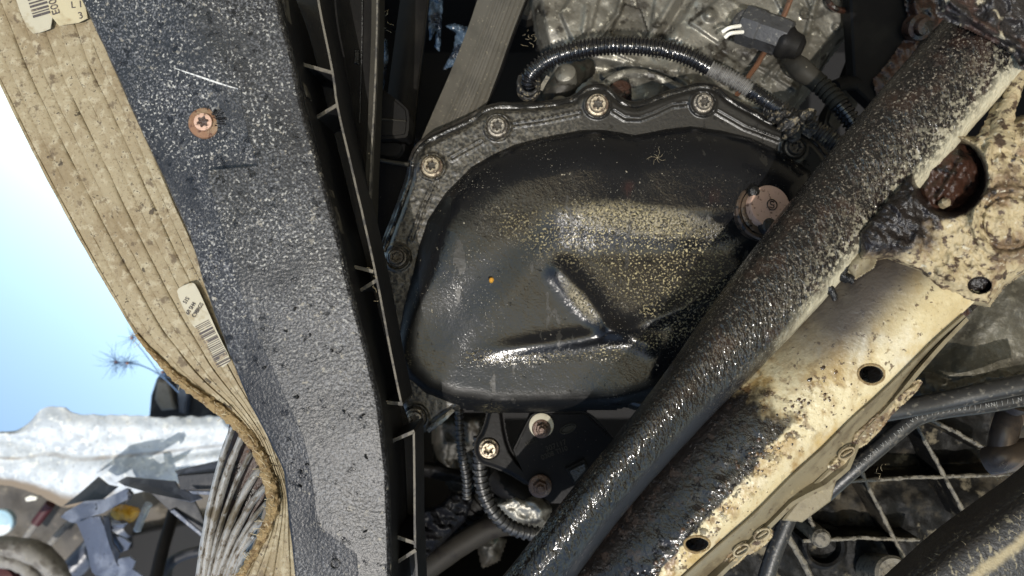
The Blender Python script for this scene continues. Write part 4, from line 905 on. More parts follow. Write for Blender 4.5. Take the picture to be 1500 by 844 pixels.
for k in range(420):
    i = min(99, int(abs(random.gauss(0, 1))*0 + random.uniform(14, 99))); u = min(.97, abs(random.gauss(.0, .42)) + .02)
    p_ = ridge[i]*(1-u) + far[i]*u; q_ = P(p_[0], p_[1], .615) - t.o; h_ = bvh.ray_cast(Vector((q_[0], q_[1], .3)), Vector((0, 0, -1)))
    if h_[0] is None or any(math.hypot(p_[0]-a_[0][0], p_[1]-a_[0][1]) < 22 for a_ in holes): continue
    r_ = random.choice((.0004, .0005, .0007, .0009, .0012, .0019))*(1.3 - .8*u); an = random.uniform(0, 6.28); m_ = 9
    c_ = np.array(h_[0]) + t.o; rr = [r_*random.uniform(.7, 1.3) for _ in range(m_)]
    ring = [c_ + np.array([rr[j]*1.25*math.cos(j*6.283/m_)*.74 - rr[j]*math.sin(j*6.283/m_)*.5, rr[j]*1.25*math.cos(j*6.283/m_)*.6 + rr[j]*math.sin(j*6.283/m_)*.75, -.0004]) for j in range(m_)]
    mid = [c_ + (x_-c_)*.6 + np.array([0, 0, r_*.16]) for x_ in ring]
    mb.add(ring + mid + [c_ + np.array([0, 0, r_*.22])], [(j, (j+1) % m_, m_+(j+1) % m_, m_+j) for j in range(m_)] + [(m_+j, m_+(j+1) % m_, 2*m_) for j in range(m_)])
t.part('oil_spatter', mb, mt['oildrop'], kind='stuff', smooth=60)
mb = MB().prism([(1360, 420), (1436, 446), (1200, 668), (1100, 765), (1000, 855), (960, 900), (880, 900), (1000, 770)], .652, .012, .001)
t.part('inner_wall', mb, mt['rustdark'])
# flange along the far side with its welded lugs
E0 = [(1412, 461), (1366, 502), (1296, 571), (1252, 610), (1206, 656), (1160, 698), (1103, 755), (1055, 797), (1000, 846), (940, 905)]
e0 = crom(np.array(E0, float), 120); rows = []
for i in range(120):
    T = e0[min(i+1, 119)]-e0[max(i-1, 0)]; nn = np.array([-T[1], T[0]]); nn = nn/np.linalg.norm(nn); nn = nn if nn[0] > 0 else -nn
    x = e0[i][0]; wd = np.interp(x, [940, 1000, 1060, 1100, 1140, 1180, 1210, 1240, 1280, 1330, 1440], [34, 34, 30, 26, 26, 42, 44, 26, 22, 14, 2])
    step_ = .004*math.sin(x/26)
    prof = [(0, .612), (2, .6115), (4, .613), (wd*.35, .628+step_), (wd*.7, .634+step_), (wd*.82, .634), (wd, .629), (wd+6, .632)]
    rows.append([P(*(e0[i]+nn*a), d) for a, d in prof])
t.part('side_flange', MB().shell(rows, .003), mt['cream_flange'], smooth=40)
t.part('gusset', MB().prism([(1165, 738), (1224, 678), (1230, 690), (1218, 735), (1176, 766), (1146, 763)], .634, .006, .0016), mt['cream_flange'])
for pl_, nm_ in (([(1248, 634), (1262, 622), (1300, 590), (1330, 565), (1352, 556), (1340, 575), (1305, 606), (1290, 628), (1262, 655), (1246, 655)], 'weld_lug'), ([(1212, 678), (1236, 658), (1252, 658), (1248, 674), (1230, 688), (1216, 688)], 'weld_lug'), ([(1092, 800), (1116, 778), (1132, 776), (1128, 790), (1108, 806), (1094, 812)], 'weld_lug'), ([(1060, 822), (1088, 798), (1100, 802), (1086, 820), (1066, 834)], 'weld_lug')):
    mb = MB(); mb.height(round_poly(pl_, 1), .634, lambda X, Y, D: .004*sstep(0, 5, D) + .0026*fbm(X/5, Y/5, 81, 3), step=1.3, margin=3); t.part(nm_, mb, mt['cream'] if False else mt['knuckle'], smooth=75)
for x, y in ((1240, 664), (1116, 783), (1086, 806)):
    mb = MB(); c0 = P(x, y, .6275); ang = np.linspace(0, 2*math.pi, 19)
    mb.tube([c0 + np.array([.0068*math.cos(a)*.95, .0042*math.sin(a)+.0025*math.cos(a), 0]) for a in ang], .0011, n=28, seg=6, raw=True)
    mb.tube([c0 + np.array([-.004, -.0022, .0006]), c0 + np.array([0, .0004, .001]), c0 + np.array([.004, .0026, .0006])], .001, n=8, seg=6, raw=True)
    t.part('spot_weld', mb, mt['tan'])
# crusty grease lumps on the seam near the tube
random.seed(11)
for pts_ in ([(1207, 405), (1214, 392), (1226, 386)], [(1214, 398), (1208, 414), (1218, 428), (1224, 440)], [(1238, 385), (1236, 405), (1250, 410)], [(1322, 372), (1326, 386), (1320, 405)]):
    t.part('grease_dribble', MB().tube([(x, y, .627-.004*0) for x, y in pts_], [.003, .0042, .0034, .0018][:max(2, len(pts_))], n=24, seg=8, jitter=.8), mt['grime'], smooth=60)
mb = MB(); mb.height([(1240, 392), (1252, 372), (1282, 360), (1290, 366), (1278, 392), (1252, 408)], .628, lambda X, Y, D: .010*np.sqrt(np.clip(D/14, 0, 1)) + .002*fbm(X/8, Y/8, 83, 3), step=1.5, margin=3)
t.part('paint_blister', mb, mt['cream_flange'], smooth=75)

# ------------------------------------------------------------------ casting at the end of the beam
t = Thing('pivot_casting', 'crusty cream pivot casting with a round cap, joining the beam to the tube', 'casting', 1440, 330, .61)
KN = [(1440, 236), (1428, 205), (1446, 190), (1500, 172), (1560, 190), (1560, 400), (1500, 394), (1470, 412), (1446, 444), (1410, 440), (1370, 424), (1340, 392), (1300, 372), (1268, 372), (1262, 340), (1330, 262), (1350, 240), (1380, 262), (1404, 300), (1430, 280)]
KN = [(1428, 205), (1446, 190), (1500, 172), (1560, 190), (1560, 392), (1502, 396), (1470, 416), (1448, 446), (1414, 440), (1380, 426), (1346, 396), (1300, 376), (1262, 380), (1260, 340), (1330, 258), (1372, 214), (1392, 196)]
def h_kn(X, Y, D):
    h = .016*np.sqrt(np.clip(D/22, 0, 1)) - .02*np.clip(-D/5, 0, 1)
    r = np.hypot(X-1478, (Y-325)*1.05); h += .006*sstep(60, 52, r) - .005*sstep(47, 43, r) + .0035*sstep(39, 36, r)
    h += .005*fbm(X/24, Y/24, 91, 4) + .003*fbm(X/8, Y/8, 93, 3)
    k = np.hypot((X-1392)*1.0, (Y-258)*.95); h -= .034*sstep(58, 44, k)
    h += .004*sstep(8, 2, line_d(X, Y, [(1420, 330), (1440, 270), (1450, 210)]))
    kh = np.hypot((X-1435)/17, (Y-418)/12); h -= .012*sstep(1.05, .9, kh)
    return h
mb = MB(); o_, X_, Y_, D_ = mb.height(KN, .618, h_kn, step=1.8, margin=5)
mb.attr['oil'] = np.clip(sstep(1425, 1290, X_ + (Y_-300)*-.1)*sstep(410, 330, Y_) + .9*sstep(66, 48, np.hypot(X_-1388, Y_-262)) + sstep(1.2, .9, np.hypot((X_-1435)/17, (Y_-418)/12)), 0, 1)  # oil, plus the hole's shade painted dark by the same mask
t.part('casting_body', mb, mt['knuckle'], smooth=75)
mb = MB(); mb.height(round_poly([(1345, 290), (1352, 240), (1385, 212), (1425, 208), (1444, 236), (1434, 280), (1402, 312), (1362, 316)], 1), .635, lambda X, Y, D: .018*np.sqrt(np.clip(D/30, 0, 1)) + .006*fbm(X/13, Y/13, 95, 4) + .006*sstep(6, 2, line_d(X, Y, [(1375, 290), (1410, 236)])), step=2, margin=3)
t.part('rusty_ball', mb, mt['rustdark'], smooth=75)
t.part('pebble', MB().lathe(P(1385, 297, .612), [(.004, -.004), (.0042, .001), (.002, .004)], (.1, .3, 1), 8), mt['tan'])
for pa, r_ in (([(1512, 40, .625), (1502, 78, .622), (1484, 135, .618), (1470, 175, .612), (1462, 215, .606)], .0058), ([(1482, 98, .635), (1466, 140, .63), (1455, 175, .622), (1444, 212, .61)], .0042)):
    t.part('strut_leg', MB().tube(pa, [r_*.8, r_, r_, r_*1.25, r_*2.0], n=60, seg=14, jitter=.35), mt['knuckle'], smooth=60)

single('bell_housing', 'mottled grey cast housing behind the far edge of the cream beam', 'housing',
       (lambda mb: (mb.height([(1330, 556), (1420, 440), (1460, 405), (1560, 380), (1560, 600), (1400, 600), (1345, 585)], .72, lambda X, Y, D: .022*sstep(0, 60, D) + .008*np.sin((Y+X*.3)/40) + .004*fbm(X/30, Y/30, 101, 4) - .02*np.clip(-D/5, 0, 1), step=2.5, margin=5), mb)[1])(MB()), mt['house'], smooth=75)
mb = MB(); mb.height([(1335, 545), (1368, 548), (1400, 560), (1440, 546), (1500, 540), (1500, 590), (1340, 600)], .705, lambda X, Y, D: .008*sstep(0, 10, D) + .008*fbm(X/14, Y/14, 103, 3), step=2, margin=3)
single('cast_lip', 'broken pale casting lip just above the black cables', 'lip', mb, mt['house'], smooth=75)

# ------------------------------------------------------------------ cables, pipe and hose lower down
t = Thing('black_cable', 'thick black rubber cable leaving the cream beam towards the pipe', 'cable', 1380, 590, .66)
t.part('cable_sheath', MB().tube([(1210, 622, .655), (1255, 611, .66), (1310, 601, .66), (1380, 588, .66), (1440, 575, .655), (1530, 556, .65)], .0088, n=60, seg=18), mt['cable'])
t = Thing('printed_cable', 'thin black cable with faint white printing, bending down under the thick cable', 'cable', 1300, 640, .67)
PC = [(1560, 574, .665), (1500, 583, .668), (1440, 594, .67), (1385, 601, .672), (1345, 611, .673), (1318, 630, .674), (1285, 658, .676), (1245, 692, .68), (1205, 728, .69)]
t.part('cable_sheath', MB().tube(PC, .0074, n=90, seg=16), mt['cable'])
pcs = crom(np.array(PC, float), 400); ptxt = MB()
def along(body, s0, size, step_):
    s = s0
    for ch in body:
        if ch != ' ':
            i = int(s); a = pcs[max(0, i-3)]; b = pcs[min(399, i+3)]; T = (b-a)[:2]
            tb = text_mb(ch, pcs[i][:2] - (T/np.linalg.norm(T))[::-1]*np.array([-1, 1])*(-0.0) + np.array([-T[1], T[0]])/np.linalg.norm(T)*(-size*.45), T, size, pcs[i][2]-.0074, off=.0003, squash=1.0)
            ptxt.add(tb.v, tb.f)
        s += step_
along('XXXXXXX 06125752I7I', 95, 9, 7.6) if False else None
for k in range(34):
    i = 70 + k*8; T = pcs[i+2][:2]-pcs[i-2][:2]; T /= np.linalg.norm(T); nn = np.array([-T[1], T[0]])
    nn = nn if nn[1] > 0 else -nn
    ch = '217525160' ; b_ = ch[::-1][k-10] if 10 <= k < 19 else random.choice('IVXN/1|')
    at = pcs[i][:2] + nn*3.6
    tb = text_mb(b_, at + T*0, -T, 8.2, pcs[i][2]-.0072, off=.0002)
    ptxt.add(tb.v, tb.f)
t.part('lettering', ptxt, mt['print'], smooth=0)
t = Thing('bent_pipe', 'short brown steel pipe bent in an elbow below the cables', 'pipe', 1470, 640, .73)
t.part('pipe_leg', MB().tube([(1500, 588, .74), (1484, 600, .735), (1472, 632, .73), (1466, 662, .73)], .0125, n=40, seg=18), mt['pipe'])
t.part('pipe_leg', MB().tube([(1450, 676, .735), (1470, 671, .725), (1500, 664, .725), (1560, 655, .73)], .0145, n=40, seg=18), mt['pipe'])
t.part('pipe_mouth', MB().lathe(P(1486, 590, .722), [(.0135, -.004), (.0138, .001), (.011, .002), (.0105, -.008)], (.15, .8, .5), 28), mt['pipe'])
single('drain_hose', 'dark smooth hose hanging below the cream beam', 'hose', MB().tube([(1160, 745, .70), (1148, 775, .70), (1132, 815, .70), (1116, 870, .70), (1108, 910, .70)], .0078, n=40, seg=16), mt['cable'])

# ribbed casting in the corner
t = Thing('ribbed_casting', 'grimy black casting crossed by thin dusty ribs, below the cables', 'casting', 1320, 730, .82)
mb = MB(); mb.height([(1040, 720), (1180, 640), (1260, 600), (1560, 590), (1560, 930), (1000, 930)], .86, lambda X, Y, D: .010*fbm(X/70, Y/70, 111, 4) + .003*fbm(X/14, Y/14, 113, 3) + .012*sstep(640, 690, Y)*sstep(740, 690, Y)*-1, step=3.5, margin=3)
t.part('casting_plate', mb, mt['gridplate'], smooth=75)
for a, b, hw in (((1254, 676), (1331, 832), 2.0), ((1333, 604), (1418, 762), 2.1), ((1210, 707), (1330, 700), 1.7), ((1330, 700), (1478, 695), 1.7), ((1176, 793), (1260, 788), 1.6), ((1260, 788), (1346, 791), 1.6), ((1345, 606), (1398, 632), 1.9), ((1398, 632), (1452, 662), 1.9), ((1184, 756), (1198, 782), 2.0)):
    r_ = t.part('rib', MB().flatten_box(a, b, hw*1.5, .822, .868), mt['gridplate'], smooth=0)
    c = crom(np.array([(*a, .8215), (*b, .8215)], float), 30)
    t.part('rib_edge', MB().tube([tuple(q_) for q_ in c], (.0018 + .0002*hw), n=40, seg=7, jitter=.7), mt['ribedge'], r_, smooth=60)
t.part('boss', MB().lathe(P(1202, 788, .815), [(.0105, -.05), (.0105, .002), (.008, .0055), (.002, .0065)], seg=24), mt['ribedge'])
t.part('boss_ring', MB().lathe(P(1308, 842, .80), [(.020, -.05), (.020, .002), (.017, .005), (.012, .004), (.0115, -.004)], (-.05, .3, 1), 32), mt['ribedge'])
t.part('boss_shadow_ring', MB().lathe(P(1206, 800, .852), [(.026, -.01), (.026, .004), (.022, .006), (.019, .004), (.018, -.01)], seg=30), mt['gridplate'])  # raised ring of casting around the boss
single('pale_rod', 'thin pale rod slanting behind the hanging drain hose', 'rod', MB().tube([(1146, 776, .78), (1160, 796, .785), (1176, 822, .79), (1198, 870, .80)], .0034, n=30, seg=10, jitter=.3), mt['ribedge'])

# dusty rail in the corner
rows = []
for x0, y0, x1, y1, x2, y2 in ((1600, 606, 1600, 668, 1620, 760), (1500, 694, 1508, 742, 1560, 830), (1440, 738, 1462, 777, 1520, 870), (1380, 782, 1412, 812, 1480, 900), (1312, 842, 1360, 850, 1440, 930), (1250, 900, 1300, 900, 1400, 980)):
    rows.append([(x0, y0, .665), ((x0+x1)/2-4, (y0+y1)/2-2, .632), (x1, y1, .612), ((x1+x2)/2, (y1+y2)/2, .606), (x2, y2, .61)])
R2 = np.array(rows, float); R3 = np.stack([crom(R2[:, j], 90) for j in range(5)], 1)
R4 = np.array([[P(*q_) for q_ in crom(R3[i], 24)] for i in range(90)])
t = Thing('dusty_rail', 'black rail speckled with dust and fibres in the lowest corner', 'rail', 1440, 800, .63)
t.part('rail_face', MB().shell(R4, .01), mt['dusty'], smooth=60)
mb = MB(); random.seed(3)
for k in range(160):
    i = random.randint(8, 80); j = random.randint(0, 22); p = R4[i][j]; a = random.uniform(0, 6.28); L_ = random.uniform(.002, .007)
    dr = np.array([math.cos(a), math.sin(a), random.uniform(.0, .4)])*L_
    mb.tube([p, p+dr*.5+np.array([0, 0, random.uniform(.001, .004)]), p+dr], .00013, n=6, seg=3, raw=True)
t.part('dust_fibre', mb, mt['fibre'], kind='stuff')

# ------------------------------------------------------------------ small sensor module and hoses under the cover
t = Thing('sensor_module', 'flat black six-sided module held by two rusty nuts below the cover', 'module', 820, 665, .80)
t.part('module_case', MB().prism([(752, 660), (776, 610), (790, 604), (858, 604), (896, 640), (915, 664), (875, 740), (806, 738), (772, 706)], .80, .02, .002, seg=2), mt['black'])
t.part('case_rim', wall([(754, 656), (777, 612), (790, 606), (858, 605), (900, 644)], 1.0, .7975, .803, 30), mt['dark'])
t.part('logo', MB().tube([P(832, 628, .7985) + np.array([.0085*math.cos(a), .0045*math.sin(a)+.003*math.cos(a), 0]) for a in np.linspace(0, 2*math.pi, 17)], .0007, n=24, seg=5, raw=True), mt['olive'])
t.part('logo', MB().prism(round_poly([(822, 631), (828, 625), (840, 622), (843, 626), (836, 632), (826, 635)], 1), .7990, .002, .0003), mt['olive'])
for b_, at, sz in (('307117', (800, 662), 11), ('0308 TI10', (794, 674), 10), ('HC55', (770, 654), 8)):
    t.part('lettering', text_mb(b_, at, (.93, -.36), sz, .7992, off=.0002), mt['olive'], smooth=0)
t.part('socket', MB().add(*[(lambda m: (m.v, m.f))(MB().prism([(828, 686), (856, 672), (862, 684), (842, 712)], .797, .012, .001))][0]), mt['dark'])
t.part('socket_mouth', MB().prism([(834, 690), (856, 679), (858, 688), (842, 706)], .7945, .002, .0004), mt['grime'])
t.place('nut', NUT, P(793, 628, .7965), .3, scale=.8); t.place('nut', NUT, P(791, 712, .797), .7, scale=.98, label='oily rusty nut')
mb = MB().lathe((0, 0, 0), [(.0132, -.001), (.0132, .0014), (.012, .0020)], seg=32)
t.place('washer', mb.mesh('washer', mt['sticker2'], (0, 0, 0)), P(793, 623, .7975))
t = Thing('mounting_bracket', 'slim black bracket fixed with a bright bolt below the cover', 'bracket', 716, 657, .80)
BA = round_poly([(718, 595), (734, 595), (740, 640), (750, 668), (780, 700), (776, 712), (744, 692), (722, 683), (704, 678), (696, 662), (698, 645), (708, 632)], 1)
mb = MB(); mb.height(BA, .81, lambda X, Y, D: .006*sstep(0, 4, D) - .0035*sstep(5, 7, D)*sstep(16, 14, np.abs(np.hypot(X-716, Y-657)-0) + 0) , step=1.2, margin=3)
t.part('arm', mb, mt['dark'], smooth=60)
t.place('bolt', BOLT, P(716, 657, .803), .4, scale=.92)
def hose(lab, path, r_, mm, cor=None, n=120, group=None, name='hose'):
    single(name, lab, 'hose', MB().tube(path, r_, n=n, seg=14, rf=cor, jitter=.05), mt[mm], group, smooth=40)
hose('thin corrugated black hose hanging straight down below the cover', [(672, 580, .86), (673, 620, .86), (676, 660, .86), (683, 700, .865), (684, 730, .87)], .0052, 'cable', corr(6, .12), 130, name='corrugated_hose')
hose('corrugated black hose curling round below the bracket arm', [(704, 640, .84), (703, 680, .84), (707, 715, .84), (722, 748, .84), (748, 772, .845), (785, 782, .85), (830, 784, .85)], .0080, 'cable', corr(8, .11), 200, name='corrugated_hose')
hose('fat blurred corrugated hose deep in the dark below the cover', [(640, 800, .98), (672, 768, .97), (700, 738, .96), (728, 712, .96)], .0145, 'dark', corr(8, .10), 90, name='corrugated_hose')
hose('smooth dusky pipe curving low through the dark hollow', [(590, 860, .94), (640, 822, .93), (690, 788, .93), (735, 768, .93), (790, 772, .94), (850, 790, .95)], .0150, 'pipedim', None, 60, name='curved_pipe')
hose('dark pipe end beside the curling corrugated hose', [(725, 700, .93), (745, 714, .92), (770, 730, .92), (792, 740, .93)], .016, 'dark', None, 40, name='pipe_end')
def lump(name, lab, cat, poly, d, h, mm, sd, group=None, amp=.006):
    mb = MB(); mb.height(poly, d, lambda X, Y, D: h*np.sqrt(np.clip(D/12, 0, 1)) + amp*fbm(X/12, Y/12, sd, 4) - .02*np.clip(-D/5, 0, 1), step=2.2, margin=4)
    return single(name, lab, cat, mb, mt[mm], group, smooth=75)
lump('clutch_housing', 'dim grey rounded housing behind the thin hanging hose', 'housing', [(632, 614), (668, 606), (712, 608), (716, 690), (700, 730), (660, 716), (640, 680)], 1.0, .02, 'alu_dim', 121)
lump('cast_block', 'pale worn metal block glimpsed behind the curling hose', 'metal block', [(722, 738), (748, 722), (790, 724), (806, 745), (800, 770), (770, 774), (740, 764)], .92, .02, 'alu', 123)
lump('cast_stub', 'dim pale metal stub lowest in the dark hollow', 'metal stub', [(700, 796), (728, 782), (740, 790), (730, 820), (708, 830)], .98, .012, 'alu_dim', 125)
lump('bent_shield', 'ragged black shield with a bent edge in the dark hollow', 'shield', [(604, 780), (616, 752), (650, 740), (664, 722), (692, 730), (680, 760), (640, 800), (606, 830)], .90, .006, 'black', 127, amp=.012)
lump('metal_rail', 'dim horizontal grey rail behind the thin hanging hose', 'rail', [(610, 676), (690, 690), (712, 700), (708, 714), (640, 700), (612, 692)], .98, .012, 'dark', 129)
lump('cast_nub', 'small pale cast nub tucked next to the ribbed channel', 'metal nub', [(570, 615), (592, 608), (596, 626), (574, 632)], .80, .01, 'alu', 131)
single('rim_strap', 'short bright metal strip at the lower lip of the cover', 'strip', MB().tube([(628, 631, .775), (640, 620, .77), (655, 608, .77), (664, 600, .772)], [.0026, .0034, .003, .002], n=24, seg=8, jitter=.4), mt['alu'])
t = None
# ------------------------------------------------------------------ far left: bumper metal, broken plastic, inner liner
rows = []
TOP = [(-80, 640), (-20, 634), (30, 628), (62, 600), (92, 597), (108, 606), (160, 608), (230, 611), (300, 610), (380, 608)]
C1 = [(-80, 636), (-20, 637), (30, 640), (62, 646), (92, 651), (125, 656), (175, 660), (230, 658), (300, 650), (380, 640)]
C2 = [(-80, 642), (-20, 643), (30, 647), (62, 653), (92, 659), (125, 664), (175, 668), (230, 667), (300, 660), (380, 648)]
C3 = [(-80, 676), (-20, 680), (30, 688), (62, 694), (92, 700), (125, 702), (175, 698), (230, 690), (300, 676), (380, 668)]
BT = [(-80, 702), (-20, 706), (30, 716), (62, 728), (92, 742), (125, 740), (175, 728), (230, 716), (300, 700), (380, 690)]
for k in range(len(TOP)):
    rows.append([(*TOP[k], 1.235), (TOP[k][0], TOP[k][1]*.6+C1[k][1]*.4, 1.228), (*C1[k], 1.229), (*C2[k], 1.236), (*C3[k], 1.230), (*BT[k], 1.24)])
R2 = np.array(rows, float); R3 = np.stack([crom(R2[:, j], 100) for j in range(6)], 1); R4 = []
for i in range(100):
    r_ = crom(R3[i], 30); R4.append([P(q_[0], q_[1] + 2.2*float(fbm(q_[0]/9, j*.3, 141, 3))*(j in (0, 29)), q_[2] + .006*float(fbm(q_[0]/70, j*.12, 143, 2))) for j, q_ in enumerate(r_)])
mb = MB().shell(R4, .003); v_ = np.array([q_ for q_ in mb.v])
mb.attr['dirt'] = np.clip(np.array([1.1*sstep(.72, 1, mb.uv[i][0])*sstep(.85, .3, mb.uv[i][1]) + .75*math.exp(-((mb.uv[i][0]-.50)/.035)**2) for i in range(len(mb.v))]), 0, 1)
single('bumper_bar', 'creased bare silver metal bumper bar against the sky', 'bumper bar', mb, mt['silver'], smooth=60)
mb = MB().prism([(217, 614), (220, 580), (228, 556), (236, 544), (262, 556), (300, 580), (340, 612)], 1.36, .06, .004)
t = Thing('dark_box', 'black plastic box lying on top of the silver bumper bar', 'box', 270, 600, 1.36)
t.part('box_body', mb, mt['blackpl'])
t.part('box_facet', MB().prism([(230, 556), (246, 560), (256, 600), (236, 602), (226, 585)], 1.345, .02, .003), mt['greyhose'])
t.part('box_facet', MB().prism([(258, 562), (276, 570), (270, 606), (262, 604)], 1.343, .02, .002), mt['bluepl'])
# inner liner and rods
t = Thing('inner_liner', 'dusty brown-grey liner behind the broken plastic', 'liner', 150, 800, 1.5)
mb = MB(); mb.height([(-200, 660), (420, 660), (420, 1000), (-200, 1000)], 1.52, lambda X, Y, D: .03*fbm(X/70, Y/70, 151, 4), step=6, margin=3)
t.part('liner_sheet', mb, mt['inner'], smooth=75)
for pts_ in ([(22, 812), (45, 778), (72, 742)], [(60, 814), (84, 784), (108, 760)]):
    t.part('rod', MB().tube([(x, y, 1.45) for x, y in pts_], .0065, n=20, seg=10), mt['greyhose'])
t.part('rod_cap', MB().tube([(53, 766, 1.445), (74, 738, 1.44)], .0095, n=8, seg=12), mt['maroon'])
t.part('white_flake', MB().prism([(36, 730), (44, 726), (54, 728), (52, 733), (38, 735)], 1.3, .004, .001), mt['wire'])
t.part('dark_void', MB().prism(round_poly([(110, 860), (140, 800), (200, 780), (310, 760), (330, 900), (100, 900)], 1), 1.475, .02, .004), mt['tub'])  # black plate coloured as the shaded gap behind the plastic
single('round_lens', 'round pale glassy disc at the edge of the brown liner', 'lens', MB().lathe(P(1, 765, 1.42), [(.024, -.01), (.0245, .003), (.022, .005), (.021, .003), (.012, .006), (.003, .007)], (.1, .1, 1), 36), mt['lens'])
t = Thing('ringed_hose', 'fat grey hose loop at the bottom corner below the round disc', 'hose', 20, 830, 1.3)
t.part('outer_ring', MB().tube([(-60, 808, 1.3), (-10, 800, 1.3), (40, 806, 1.3), (72, 824, 1.3), (94, 856, 1.31), (104, 900, 1.32)], [.012, .016, .018, .017, .014, .012], n=50, seg=14, flat=1.3, jitter=.2), mt['greyhose'])
t.part('inner_ring', MB().tube([(-60, 830, 1.29), (-10, 822, 1.29), (24, 826, 1.29), (46, 842, 1.29), (58, 880, 1.3)], .012, n=40, seg=12, jitter=.2), mt['greyhose'])
t.part('hub', MB().lathe(P(2, 852, 1.3), [(.025, -.02), (.025, .004), (.015, .01), (.004, .012)], seg=20), mt['maroon'])
single('prop_rod', 'dark upright rod among the broken plastic', 'rod', MB().tube([(256, 742, 1.3), (250, 766, 1.28), (238, 806, 1.25), (226, 860, 1.22), (218, 900, 1.2)], .0105, n=40, seg=14), mt['dark'])
single('dark_hose', 'black hose arching low beside the crushed fins', 'hose', MB().tube([(242, 860, 1.27), (248, 828, 1.27), (268, 814, 1.27), (300, 806, 1.27), (330, 803, 1.28)], .009, n=40, seg=12), mt['blackpl'])
single('side_pipe', 'blue-grey broad pipe slanting behind the torn plastic', 'pipe', MB().tube([(70, 870, 1.4), (110, 830, 1.4), (150, 790, 1.41), (185, 770, 1.42)], .022, n=30, seg=16), mt['bluepl'])
# broken plastic: facets of one torn shell
t = Thing('torn_shell', 'torn glossy blue-grey plastic shell with jagged edges', 'broken plastic', 150, 780, 1.12)
def facet(poly, ds, mm, nm='shard', th=.004):
    t.part(nm, MB().prism(poly, ds, th, .0008), mt[mm])
facet([(91, 742), (117, 722), (143, 699), (158, 711), (172, 714), (150, 732), (120, 735)], [1.15, 1.14, 1.15, 1.12, 1.11, 1.11, 1.12], 'blackpl')
facet([(88, 758), (96, 750), (122, 735), (152, 732), (184, 716), (190, 717), (187, 731), (150, 752), (132, 757), (112, 767), (104, 766)], [1.12, 1.12, 1.10, 1.10, 1.09, 1.09, 1.08, 1.09, 1.10, 1.11, 1.12], 'bluepl')
facet([(112, 767), (132, 757), (146, 756), (152, 770), (172, 769), (186, 767), (180, 774), (158, 776), (168, 783), (182, 789), (191, 796), (186, 806), (172, 812), (167, 822), (177, 818), (190, 816), (198, 822), (194, 834), (212, 846), (180, 848), (140, 844), (134, 838), (128, 810), (122, 790)], [1.10]*3+[1.09, 1.07, 1.06, 1.07, 1.09, 1.08, 1.07, 1.06, 1.07, 1.09, 1.09, 1.08, 1.07, 1.07, 1.08, 1.07, 1.09, 1.1, 1.1, 1.1, 1.1], 'bluepl')
facet([(150, 756), (160, 757), (166, 795), (176, 810), (170, 826), (160, 800), (153, 776)], [1.085, 1.08, 1.07, 1.065, 1.07, 1.075, 1.08], 'blackpl', 'crack_edge', .002)
facet([(188, 718), (193, 724), (190, 732), (184, 738), (182, 730)], 1.085, 'blackpl', 'shell_edge', .006)
t = Thing('bent_flap', 'pointed dark plastic flap hanging between the torn shell and the fins', 'broken plastic', 250, 745, 1.06)
facet([(171, 706), (184, 699), (256, 706), (262, 716), (288, 724), (296, 731), (280, 736), (218, 722), (182, 712)], [1.08, 1.08, 1.06, 1.05, 1.04, 1.04, 1.035, 1.04, 1.06], 'bluepl', 'flap_top')
facet([(218, 720), (284, 734), (290, 745), (312, 796), (296, 786), (254, 747), (248, 748)], [1.045, 1.045, 1.05, 1.06, 1.055, 1.045, 1.045], 'blackpl', 'flap_face')
facet([(248, 749), (255, 746), (312, 795), (309, 798)], 1.04, 'bluepl', 'flap_edge', .003)
t = Thing('black_channel', 'short black plastic channel resting against the silver bumper bar', 'broken plastic', 295, 695, 1.02)
facet([(255, 690), (334, 672), (345, 690), (345, 704), (260, 697)], [1.03, 1.03, 1.02, 1.015, 1.015], 'bluepl', 'channel_top')
facet([(259, 697), (345, 690), (345, 716), (264, 718)], 1.012, 'blackpl', 'channel_side', .03)
facet([(275, 719), (325, 720), (322, 726), (282, 724)], 1.0, 'bluepl', 'channel_lip', .004)
t = Thing('yellow_clip', 'small yellow plastic clip caught under the torn shell', 'clip', 178, 752, 1.15)
mb = MB(); mb.height(round_poly([(162, 752), (166, 744), (178, 740), (190, 742), (206, 746), (200, 758), (190, 766), (184, 760), (170, 762)], 1), 1.15, lambda X, Y, D: .012*np.sqrt(np.clip(D/8, 0, 1)) + .006*fbm(X/7, Y/7, 161, 3), step=1.2, margin=2)
t.part('clip_body', mb, mt['yellow'], smooth=75)
hose('thin ribbed spring-like tube beside the yellow clip', [(218, 738, 1.18), (212, 750, 1.18), (206, 764, 1.18), (200, 778, 1.18)], .005, 'silver', corr(6, .2), 60, name='spring_tube')
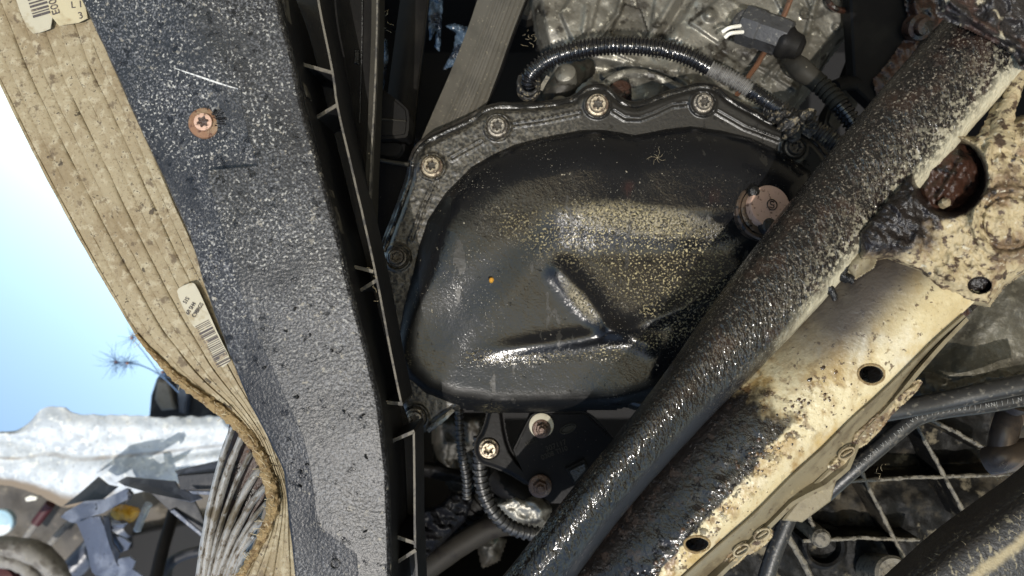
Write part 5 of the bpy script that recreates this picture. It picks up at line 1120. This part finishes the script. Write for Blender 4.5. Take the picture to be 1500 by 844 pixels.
# pine tips in front of the sky, on a twig that comes from behind the beam
random.seed(21)
t = Thing('pine_sprig', 'wispy bluish pine sprig beside the silver bumper bar against the sky', 'sprig', 185, 515, 1.15)
t.part('stem', MB().tube([(262, 575, 1.2), (235, 550, 1.18), (205, 535, 1.16), (172, 530, 1.15)], .0012, n=24, seg=6), mt['needle'])
t.part('stem', MB().tube([(235, 550, 1.18), (212, 518, 1.16), (193, 495, 1.15)], .001, n=20, seg=6), mt['needle'])
for x, y, n2, r_ in ((170, 530, 46, 30), (187, 532, 46, 27), (193, 495, 30, 25), (238, 545, 24, 18)):
    mb = MB()
    for k in range(n2):
        v = np.random.normal(size=3); v /= np.linalg.norm(v); v *= r_*1.15/F*random.uniform(.55, 1.1); c0 = P(x, y, 1.15)
        b_ = np.random.normal(size=3)*.003
        mb.tube([c0, c0+v*.5+b_, c0+v], [.00038, .0003, .00012], n=6, seg=3, raw=True)
    nd = t.part('needle_tuft', mb, mt['needle'], kind=None, smooth=0)
    t.part('bud', MB().lathe(P(x, y, 1.15), [(.0016, -.002), (.0022, 0), (.0016, .002), (.0003, .003)], seg=10), mt['twig'], nd)
# loose fibres caught on edges
random.seed(9); mb = MB()
for k in range(60):
    i = random.randint(0, len(e)-2); a = e[i]; b = e[i+1]; u = random.random(); x = a[0]+(b[0]-a[0])*u; y = a[1]+(b[1]-a[1])*u; L_ = random.uniform(5, 22)
    an = random.uniform(2.2, 4.2); mb.tube([(x, y, .665), (x+L_*.5*math.cos(an)+random.uniform(-3, 3), y-L_*.5*math.sin(an), .66), (x+L_*math.cos(an), y-L_*math.sin(an), .66)], .00024, n=6, seg=3)
for px_, py_, n2 in ((546, 405, 3), (552, 430, 4), (560, 30, 12), (775, 60, 8), (1470, 690, 14), (1290, 690, 6)):
    dd = .635 if px_ < 560 else (.77 if px_ < 1000 else .70)
    for k in range(n2):
        x0 = px_+random.uniform(-8, 8); y0 = py_+random.uniform(-14, 14); an = random.uniform(0, 6.28); L_ = random.uniform(3, 11)
        mb.tube([(x0, y0, dd), (x0+L_*.5*math.cos(an)+random.uniform(-4, 4), y0-L_*.5*math.sin(an), dd-.004), (x0+L_*math.cos(an), y0-L_*math.sin(an), dd)], .00012, n=6, seg=3)
single('stray_fibre', None, None, mb, mt['fibre'], kind='stuff', smooth=0)
